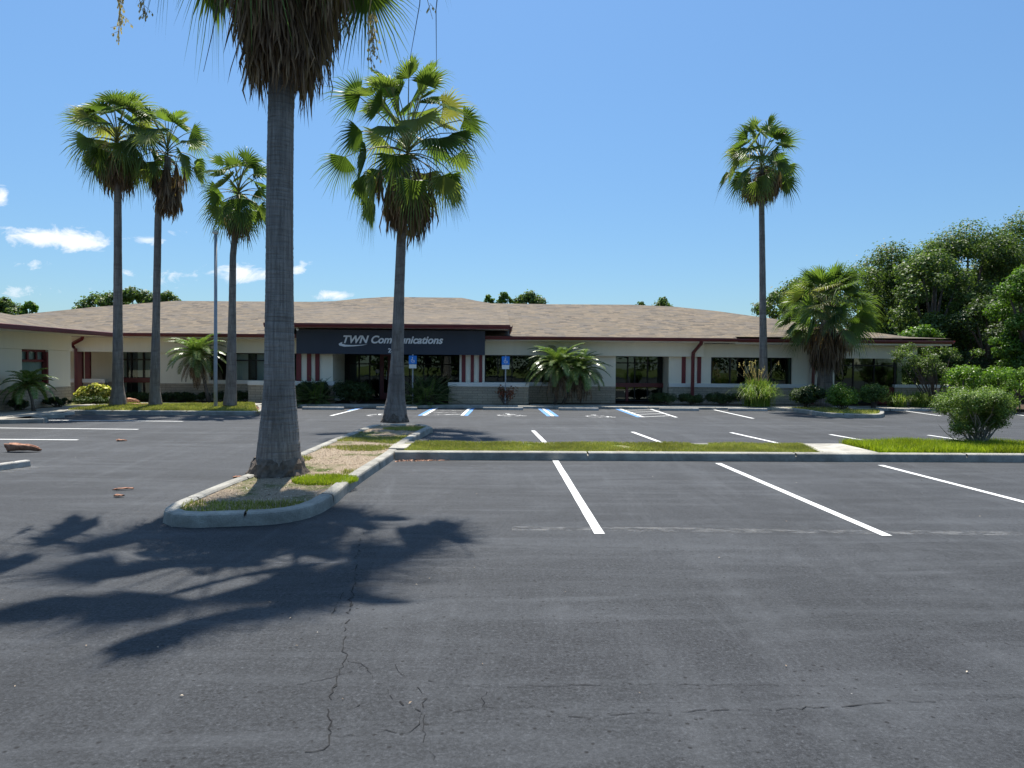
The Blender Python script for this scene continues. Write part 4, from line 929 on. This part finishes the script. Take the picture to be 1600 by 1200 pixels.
palm('shortest of the left fan palms, behind the top of the lamp post', [(359, 633), (361, 605), (362, 560), (363, 480), (364, 400), (369, 350), (373, 310)], 24.3,
     [.24, .18, .155, .12, .105, .10, .10], None, .85, 34, 34, .5, m_trunkB, ns=24, Lp=.85, group=gp, seed=51, low=-50)
palm('lone tall slender fan palm in front of the right part of the office', [(1193, 628), (1193, 590), (1192, 500), (1191, 400), (1190, 320), (1190, 275), (1190, 262)], 27.6,
     [.20, .165, .135, .115, .105, .10, .09], None, .90, 42, 70, .45, m_trunkB, ns=24, Lp=1.1, group=gp, seed=62, skirt_r=.75, low=-28)
palm('short stout fan palm with criss-cross boots and brown skirt, by the right windows', [(1288, 622), (1289, 590), (1290, 560), (1291, 530), (1292, 500)], 27.4,
     [.34, .28, .27, .26, .22], None, 1.05, 60, 130, .9, m_trunkC, ns=26, Lp=1.25, group=None, seed=71, hang=1.1, low=-14, bx=.55, rootR=None, uprt=1.15, skirt_r=.75, name='stout_palm')

def pinnate(q, st, o, az, el, L, nl=26, ll=.28, bend=1.6, wd=.022):
    pts = [Vector(o)]; e = el; n = 9
    for i in range(n):
        d_ = Vector((math.cos(e)*math.cos(az), math.cos(e)*math.sin(az), math.sin(e))); pts.append(pts[-1]+d_*L/n); e -= bend/n
    st.tube(pts, [.014*(1-i/n*.8) for i in range(n+1)], 4, False)
    for k in range(nl):
        u = .12+.86*k/(nl-1); i = min(n-1, int(u*n)); p = pts[i].lerp(pts[i+1], u*n-i); d_ = (pts[i+1]-pts[i]).normalized(); s = d_.cross(Vector((0, 0, 1))); s = s.normalized() if s.length > .01 else Vector((1, 0, 0))
        up_ = s.cross(d_); l_ = ll*math.sin(math.pi*(u*.8+.15))**.7*random.uniform(.85, 1.1)
        for sg_ in (-1, 1):
            v = (s*sg_*.85+d_*.55+up_*.25).normalized(); a = p; m_ = p+v*l_*.5; b = p+v*l_+Vector((0, 0, -l_*.35)); w_ = d_*wd*.5
            q.add([a-w_*.6, a+w_*.6, m_+w_, m_-w_], [(0, 1, 2, 3)]); q.add([m_-w_, m_+w_, b], [(0, 1, 2)])
def feather_palm(label, px, pyb, pxt, pyt, Y, L, n, dead=14, seed=1, tr=.08, base_z=.1, ll=.26):
    random.seed(seed); b = Vector((X(px, Y), Y, base_z)); t_ = W(pxt, pyt, Y); o = empty('feather_palm', b, label, 'palm', 'small feather palms in the beds')
    q = MB(); m_ = b.lerp(t_, .5)+Vector(((t_.x-b.x)*-.12, 0, 0)); P = [b, b.lerp(m_, .5), m_, m_.lerp(t_, .5), t_]
    q.tube(P, [tr*1.1, tr*.85, tr*.8, tr*.95, tr*1.2], 10, True, lambda i, a: 1+random.uniform(-.12, .12)); q.build('trunk', m_root, o, True)
    q = MB(); st = MB()
    for k in range(n):
        u = (k+.5)/n; pinnate(q, st, t_, k*2.4+random.gauss(0, .15), R(84-86*u), L*random.uniform(.85, 1.1), 28, ll, random.uniform(1.2, 1.9), .034)
    q.build('crown', m_pinn, o); st.build('stems', m_pet, o)
    if dead:
        q = MB(); st = MB()
        for k in range(dead): pinnate(q, st, t_-Vector((0, 0, .1)), k*2.4, R(-20-45*random.random()), L*.85*random.uniform(.6, 1.1), 20, .11, 1.1, .04)
        q.v += []; n0 = len(q.v); q.v += st.v; q.f += [tuple(i+n0 for i in f) for f in st.f]; q.build('dead_fronds', m_dead, o)
    return o
feather_palm('feather palm with a leaning thin trunk and brown hanging fronds, left of the lamp post', 326, 626, 307, 557, 27.4, 1.35, 46, 22, 5, .075)
feather_palm('larger left stem of the paired feather palms before the tinted window', 868, 630, 872, 575, 27.5, 1.55, 56, 22, 6, .07)
feather_palm('lower right stem of the paired feather palms, leaning and touching its neighbour', 880, 632, 905, 582, 27.6, 1.35, 46, 20, 9, .06)
feather_palm('small dark feather palm in the bed against the left wing', 52, 630, 45, 604, 21.6, .85, 26, 0, 8, .05, ll=.2)

# ------------------------------------------------------------------ shrubs
def stems(q, base, tips, r=.02):
    for t_ in tips:
        b = Vector(base)+Vector((random.uniform(-.08, .08), random.uniform(-.08, .08), 0)); t_ = Vector(t_); m_ = b.lerp(t_, .55)+Vector((random.gauss(0, .06), random.gauss(0, .06), .03)); q.tube([b, m_, t_], [r, r*.7, r*.3], 5, False)
def shrub(label, x0, x1, y0, y1, Y, mat, n=3500, leaf=.07, lobes=14, name='shrub', group=None, dep=.8, flat=False, base=.1, asp=.55, open_=0., seed=3, sub=.5):
    random.seed(seed); np.random.seed(seed)
    cx_ = X((x0+x1)/2, Y); wd = (X(x1, Y)-X(x0, Y))/2; zt_ = Z(y0, Y, (x0+x1)/2); zb2 = max(base, Z(y1, Y, (x0+x1)/2)); cz = (zt_+zb2)/2; rz_ = (zt_-zb2)/2; dp = wd*dep if dep > .3 else .45
    o = empty(name, (cx_, Y, base), label, 'shrub', group); cs = []; s0 = min(wd, rz_)*sub; lobes = int(lobes*1.8); n = int(n*1.9)
    if flat: s0 = rz_*.78; lobes = int(wd/s0*7)
    for k in range(lobes):
        if flat: d = np.array([random.uniform(-1, 1), random.uniform(-1, 1), random.uniform(-1, 1)]); s = s0*random.uniform(.8, 1.15)
        else:
            d = np.random.normal(0, 1, 3); d /= np.linalg.norm(d); d *= random.uniform(.45, 1); s = s0*random.uniform(.7, 1.25)
            if open_: d[2] = abs(d[2])*1.1-.1*open_
        cs.append(((cx_+d[0]*(wd-s*.8), Y+d[1]*(dp-s*.8 if dp > s else dp*.3), cz+d[2]*max(0, rz_-s*.75)), (s, s, s*.85)))
    q = MB(); q.np_quads(blobs(cs, n, leaf, asp, .3)); q.build('foliage', mat, o)
    q = MB(); stems(q, (cx_, Y, base-.02), [c_[0] for c_ in cs[:12]], .02); q.tube([(cx_, Y, base-.05), (cx_, Y, base+.06)], .1, 8); q.build('stems', m_bark, o); return o
def spiky(label, x0, x1, y0, y1, Y, mat, nf=60, L=.9, seed=4, name='cycad_shrub', group=None):
    random.seed(seed); cx_ = X((x0+x1)/2, Y); wd = (X(x1, Y)-X(x0, Y))/2; o = empty(name, (cx_, Y, .1), label, 'shrub', group); q = MB(); st = MB()
    for k in range(nf):
        a = random.uniform(0, 6.28); e = R(random.uniform(8, 85)); b = Vector((cx_+random.uniform(-.45, .45)*wd, Y+random.uniform(-.3, .3), .12)); pinnate(q, st, b, a, e, L*random.uniform(.6, 1.1), 22, .15, .9, .02)
    q.build('fronds', mat, o); st.build('stems', m_bark, o); return o
gE = 'dark shrubs by the entrance'
spiky('dark bushy cycad left of the entrance, under the striped pilasters', 458, 520, 584, 632, 27.15, m_bush, 150, 1.15, 14, group=gE)
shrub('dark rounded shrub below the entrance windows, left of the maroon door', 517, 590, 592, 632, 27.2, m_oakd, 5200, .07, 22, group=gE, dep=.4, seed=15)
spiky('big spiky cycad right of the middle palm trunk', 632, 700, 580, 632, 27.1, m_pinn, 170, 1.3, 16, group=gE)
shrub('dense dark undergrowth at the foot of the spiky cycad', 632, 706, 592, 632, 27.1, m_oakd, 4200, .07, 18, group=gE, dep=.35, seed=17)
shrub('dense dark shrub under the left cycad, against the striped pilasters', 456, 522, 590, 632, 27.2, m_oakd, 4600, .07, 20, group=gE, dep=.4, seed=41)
shrub('yellow and green variegated shrub at the inside corner beside the wing', 112, 178, 598, 629, 26.0, m_yel, 2600, .15, 18, dep=.35, seed=18)
shrub('low dark hedge behind the leftmost palm trunk', 112, 185, 618, 632, 25.7, m_oakd, 2200, .06, 14, dep=.1, seed=19, flat=True, group='low dark hedges')
shrub('low dark hedge between the second palm and the lamp post', 250, 332, 612, 630, 27.9, m_oakd, 3200, .06, 26, dep=.1, seed=20, flat=True, group='low dark hedges')
shrub('low dark hedge in front of the left recessed doors', 186, 250, 612, 630, 27.9, m_oakd, 2600, .06, 20, dep=.1, seed=22, flat=True, group='low dark hedges')
shrub('low dark hedge between lamp post and the low wall', 334, 390, 610, 630, 27.9, m_oakd, 2400, .06, 20, dep=.1, seed=23, flat=True, group='low dark hedges')
for i, (a, b, lb) in enumerate([(1010, 1062, 'clipped low hedge by the second glass entrance'), (1060, 1106, 'clipped low hedge at the foot of the maroon downspout'), (1104, 1158, 'clipped low hedge touching the fountain grass')]):
    shrub(lb, a, b, 613+(i == 1), 630, 27.5, m_oakd, 3000, .05, 24, dep=.1, seed=24+i, flat=True, group='clipped low hedges right of the entrance')
shrub('small dark plants along the left wing wall', 8, 48, 620, 640, 21.9, m_oakd, 1300, .06, 12, dep=.2, seed=28, group='low dark hedges')
shrub('small dark plants beside the bent white pipe', 64, 112, 619, 634, 23.6, m_oakd, 1600, .06, 12, dep=.2, seed=29, group='low dark hedges')
shrub('sparse reddish sapling around the foot of the right blue sign', 770, 812, 600, 628, 27.0, m_redl, 260, .085, 10, dep=.4, seed=30)
# bushes of the right shrub island
shrub('dark green bush, leftmost of those on the right shrub island', 1232, 1292, 597, 636, 25.9, m_oakd, 3800, .075, 18, dep=.8, seed=31)
shrub('light green clipped bush in the middle of the right shrub island', 1288, 1346, 597, 641, 24.8, m_hedge, 4500, .06, 18, dep=.8, seed=32, base=.1)
shrub('dark green rounded bush behind the shrub island, before the right windows', 1338, 1394, 596, 631, 26.6, m_bush, 4200, .065, 18, dep=.8, seed=33)
def fountain(label, px, pyt, pw, Y, mat, n=700, seed=5, plume=0, name='fountain_grass', wdt=.018, base=.11, hh=1.0):
    random.seed(seed); np.random.seed(seed); x = X(px, Y); h = Z(pyt, Y, px)-base; wd = pw/F*Y/2; o = empty(name, (x, Y, base), label, 'grass clump'); q = MB()
    for k in range(n):
        a = random.uniform(0, 6.28); b = Vector((x+random.gauss(0, wd*.22), Y+random.gauss(0, wd*.2), base)); r_ = wd*random.uniform(.2, 1.05); H_ = h*random.uniform(.6, 1.08)*(1.1-.4*r_/wd)
        d_ = Vector((math.cos(a), math.sin(a), 0)); pts = [b, b+d_*r_*.35+Vector((0, 0, H_*.7)), b+d_*r_*.75+Vector((0, 0, H_)), b+d_*r_*1.1+Vector((0, 0, H_*random.uniform(.45, .9)))]
        s = Vector((-d_.y, d_.x, 0))*wdt/2; W_ = [1, .9, .6, .1]
        q.add([p+s*w_*sg_ for p, w_ in zip(pts, W_) for sg_ in (-1, 1)], [(0, 1, 3, 2), (2, 3, 5, 4), (4, 5, 7, 6)])
    q.build('blades', mat, o)
    if plume:
        q = MB()
        for k in range(plume):
            a = random.uniform(0, 6.28); b = Vector((x, Y, base)); d_ = Vector((math.cos(a), math.sin(a), 0))*wd*random.uniform(.3, .9); tp = b+d_+Vector((0, 0, h*random.uniform(1.2, 1.7))); q.tube([b, b+d_*.4+Vector((0, 0, h*.9)), tp], [.006, .005, .004], 4, False)
            for j in range(10): c_ = tp-Vector((0, 0, .02*j)); q.add([c_, c_+Vector((random.gauss(0, .02), random.gauss(0, .02), .03)), c_+Vector((random.gauss(0, .02), 0, .05))], [(0, 1, 2)])
        q.build('seed_plumes', m_stalk, o)
    return o
fountain('tall bright fountain grass with dry plumes at the foot of the lone palm', 1184, 592, 74, 26.9, m_reed, 1100, 5, 22)
fountain('low grass tuft, left of the two near the building corner', 1402, 612, 44, 27.3, m_reed, 420, 6)
fountain('low grass tuft, right of the two near the building corner', 1438, 611, 50, 27.2, m_reed, 480, 7)
# the open crown shrub on the strip
def vase_bush():
    random.seed(77); np.random.seed(77); Y = G(1525, 697, .12).y; Y = 13.35; x = X(1526, Y, 697); o = empty('vase_shaped_bush', (x, Y, .11), 'vase shaped bush with bare crooked stems on the lush grass strip', 'shrub')
    cs = []; s = .2
    for k in range(90):
        u = random.uniform(-1, 1); v = random.uniform(0, 1)**.75; zc_ = .42+.66*v+.10*(1-u*u)-(.0 if v > .3 else 0); half = (X(1592, Y)-X(1464, Y))/2*.86*(.55+.42*min(1, v*1.5))
        cs.append(((x+.02+u*half*.92, Y+random.uniform(-1, 1)*half*.75*math.sqrt(max(.05, 1-u*u*.7)), zc_-.03*abs(u)), (s*random.uniform(.6, 1.1), s*.9, s*random.uniform(.5, .85))))
    q = MB(); q.np_quads(blobs(cs, 30000, .036, .55, .15)); P = []
    for k in range(44):                                     # sprigs that stand out of the outline
        c_ = cs[random.randrange(len(cs))][0]; d_ = np.array([random.gauss(0, 1), random.gauss(0, 1), abs(random.gauss(0, 1))+.4]); d_ /= np.linalg.norm(d_)
        for j in range(14): P.append(np.array(c_)+d_*(.12+.014*j)+np.random.normal(0, .008, 3))
    P = np.array(P); q.np_quads(leaves(P, np.random.normal(0, 1, (len(P), 3))+np.array([0, 0, .6]), .036, .5, .4)); q.build('foliage', m_bush, o)
    q = MB(); random.seed(5)
    for k in range(26):
        a = random.uniform(0, 6.28); c_ = Vector(cs[k][0]); b = Vector((x+.07*math.cos(a), Y+.07*math.sin(a), .09)); p1 = b+(c_-b)*.3+Vector((random.gauss(0, .06), random.gauss(0, .05), .0)); p2 = b+(c_-b)*.65+Vector((random.gauss(0, .07), random.gauss(0, .05), .0)); q.tube([b, p1, p2, c_], [.02, .015, .011, .005], 6, False)
        if k % 2: d_ = Vector((random.gauss(0, .15), random.gauss(0, .12), random.uniform(0, .2))); q.tube([p1, p1+d_, p1+d_*1.8+Vector((0, 0, .04))], [.009, .006, .003], 5, False)
    q.build('stems', noisy('pale_stem', (.16, .14, .12), (.30, .27, .23), 12, .9), o, True)
vase_bush()
# crepe-like small tree at the right corner
def corner_tree():
    random.seed(88); np.random.seed(88); Y = 27.2; x = X(1462, Y); o = empty('small_corner_tree', (x, Y, .1), 'small open branching tree in front of the right corner of the office', 'tree')
    cs = [];
    for k in range(34): u = random.uniform(-1, 1); cs.append(((X(1455+55*u, Y), Y+random.uniform(-.8, .8), Z(random.uniform(545, 588)-4*(1-u*u), Y, 1450)), (.28, .28, .2)))
    q = MB(); q.np_quads(blobs(cs, 4800, .085, .5, .1)); q.build('crown', m_oak, o); q = MB(); stems(q, (x, Y, .08), [c_[0] for c_ in cs[:22]], .028); q.build('branches', m_bark, o)
corner_tree()
def hedge():
    random.seed(91); np.random.seed(91); Y = 25.2; x0, x1 = X(1500, Y), X(1740, Y); o = empty('tall_hedge', ((x0+x1)/2, Y, 0), 'tall bright topped hedge at the right edge below the trees', 'hedge'); cs = []
    x = x0
    for k in range(120): cs.append(((random.uniform(x0+.2, x1), Y+random.uniform(-.15, 1.6), random.uniform(.3, 1.55)), (.32, .3, .26)))
    q = MB(); q.np_quads(blobs(cs, 26000, .085, .6, .35)); q.build('foliage', m_hedge, o); q = MB()
    for k in range(30): xx_ = random.uniform(x0+.2, x1); q.tube([(xx_, Y+.4, 0), (xx_+random.gauss(0, .1), Y+.4, 1.3)], [.03, .01], 5)
    q.build('stems', m_bark, o)
hedge()

# ------------------------------------------------------------------ trees
random.seed(101); np.random.seed(101)
gt = 'trees beyond the right end of the office'
tree(1208, 560, 460, 70, 47, m_oak, 'small distant tree just behind the lone palm trunk', 3500, .2, 12, .2, group=gt)
tree(1262, 560, 434, 130, 44, m_oak, 'dark tree behind the stout palm, left of the tall oaks', 14000, .2, 20, .2, group=gt)
tree(1392, 560, 397, 205, 41, m_oak, 'broad oak rising behind the right end of the roof', 60000, .15, 46, .12, group=gt)
tree(1508, 560, 356, 190, 38, m_oak, 'tallest dark oak near the right edge', 52000, .14, 46, .08, group=gt)
tree(1456, 560, 396, 130, 36, m_oak, 'grey green oak between the two tallest oaks', 14000, .16, 26, .1, group=gt)
tree(1605, 560, 338, 180, 40, m_oak, 'tall oak cut off by the right edge', 40000, .15, 34, .1, group=gt)
tree(1600, 600, 420, 100, 31, m_oakb, 'bright green tree low at the right edge, before the oaks', 14000, .13, 26, .15, group=gt)
tree(1440, 600, 512, 80, 34, m_oakb, 'yellow green sapling crown peeping over the roof end', 3600, .13, 12, .3, group=gt)
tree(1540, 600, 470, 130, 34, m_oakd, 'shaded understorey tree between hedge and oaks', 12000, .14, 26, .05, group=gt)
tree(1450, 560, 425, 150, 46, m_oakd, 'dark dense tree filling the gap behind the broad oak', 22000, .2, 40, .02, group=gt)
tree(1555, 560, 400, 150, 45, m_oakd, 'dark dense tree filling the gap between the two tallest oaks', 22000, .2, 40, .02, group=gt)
gd = 'treetops behind the roof'
for a in [(150, 462, 60, 60, 'low treetop behind the roof at the left, first of the pair by the leftmost palm', 2600, m_oak), (208, 453, 110, 60, 'rounded treetop behind the roof between the two left palm trunks', 6500, m_oak), (262, 457, 46, 60, 'small treetop behind the roof just right of the second palm', 2000, m_oak),
          (6, 470, 70, 55, 'treetop cut off by the left edge above the wing roof', 3000, m_oak), (47, 473, 26, 55, 'tiny round treetop above the wing roof', 900, m_oakb),
          (762, 462, 20, 58, 'tiny leftmost treetop above the middle of the roof', 500, m_oakb), (788, 458, 28, 58, 'airy pale treetop above the middle of the roof', 900, m_oakb), (826, 458, 54, 58, 'bushy treetop above the middle of the roof', 2800, m_oak),
          (1000, 472, 24, 58, 'faint low treetop above the right roof ridge', 500, m_oak), (1033, 470, 42, 58, 'low wide treetop above the right roof ridge', 1500, m_oak)]:
    tree(a[0], 560, a[1], a[2], a[3], a[6], a[4], a[5], .24, 12, .45, group=gd, limbs=4)
# wooded belt behind the viewer, seen in the window glass
np.random.seed(5); cs = []
for k in range(260): cs.append(((np.random.uniform(-45, 45), np.random.uniform(-36, -28), np.random.uniform(.9, 10)), (2.2, 1.6, 1.7)))
q = MB(); q.np_quads(blobs(cs, 70000, .45, .6, .3)); tag(q.build('woodland_belt', m_oak), kind='stuff')

# ------------------------------------------------------------------ fallen palm pieces
def boot(label, px, py, L, wd, rz, name='palm_boot', z=.0, curl=.5):
    c_ = G(px, py, z); o = empty(name, (c_.x, c_.y, z), label, 'dry palm debris'); q = MB(); n = 10; m_ = 8; V_ = []
    for i in range(n+1):
        u = i/n; w_ = wd*(.7+.3*math.sin(math.pi*min(1, u*1.2)))*(1-.85*u**2.5)*random.uniform(.85, 1.12); lift = .015+.02*curl*math.sin(math.pi*u)
        for j in range(m_+1):
            v = -1+2*j/m_; tw = (u-.4)*1.1; x_ = (u-.5)*L+random.uniform(-.01, .01)*(i in (0, n))*3; yy = v*w_*.5; zz = curl*wd*.75*v*v*(1-.4*u)
            y_ = yy*math.cos(tw)-zz*math.sin(tw); z_ = abs(yy*math.sin(tw))*.8+zz*math.cos(tw)+lift+random.uniform(0, .006)
            V_.append((c_.x+x_*math.cos(rz)-y_*math.sin(rz), c_.y+x_*math.sin(rz)+y_*math.cos(rz), z+z_))
    q.add(V_, [(i*(m_+1)+j, (i+1)*(m_+1)+j, (i+1)*(m_+1)+j+1, i*(m_+1)+j+1) for i in range(n) for j in range(m_)])
    b = q.build('boot_shell', m_boot, o, True); s = b.modifiers.new('solid', 'SOLIDIFY'); s.thickness = .012; return o
boot('large reddish curled palm boot lying on the asphalt at the left', 37, 706, .58, .2, R(4), curl=.8)
boot('thin reddish strip of palm stem on the asphalt beyond the island tip', 193, 766, .19, .03, R(25), curl=.4)
boot('tiny dry leaf scrap just below the thin palm strip', 186, 777, .09, .05, R(5), curl=.3)
boot('reddish palm boot on the lawn between the two left palms', 207, 631, .6, .26, R(-10), z=.12, curl=.9)
boot('pale dry frond base beside the second palm on the lawn', 222, 633.5, .7, .14, R(8), z=.12, curl=.4)
boot('reddish scrap lying against the left kerb of the palm island', 373, 748, .12, .05, R(30), curl=.4)
boot('tan leaf on the asphalt near the left lot stripes', 190, 689.5, .16, .1, R(10), curl=.2)
a = W(380, 635, 23.6); chips('needle_litter', [(a.x-.7, 23.0), (a.x+.8, 23.1), (a.x+.7, 24.3), (a.x-.5, 24.4)], 900, .125, .05, m_boot)
# scattered dry leaves
np.random.seed(12); P = []
for k in range(26): a = G(np.random.uniform(0, 1600), np.random.uniform(760, 1100), .006); P.append((a.x, a.y, .008))
for k in range(60): a = G(np.random.uniform(0, 1600), np.random.uniform(648, 760), .006); P.append((a.x, a.y, .008))
P = np.array(P); q = MB(); q.np_quads(leaves(P, np.tile([0, 0, 1.], (len(P), 1)), .018, .4, .15)); tag(q.build('leaf_scraps', m_chip), kind='stuff')
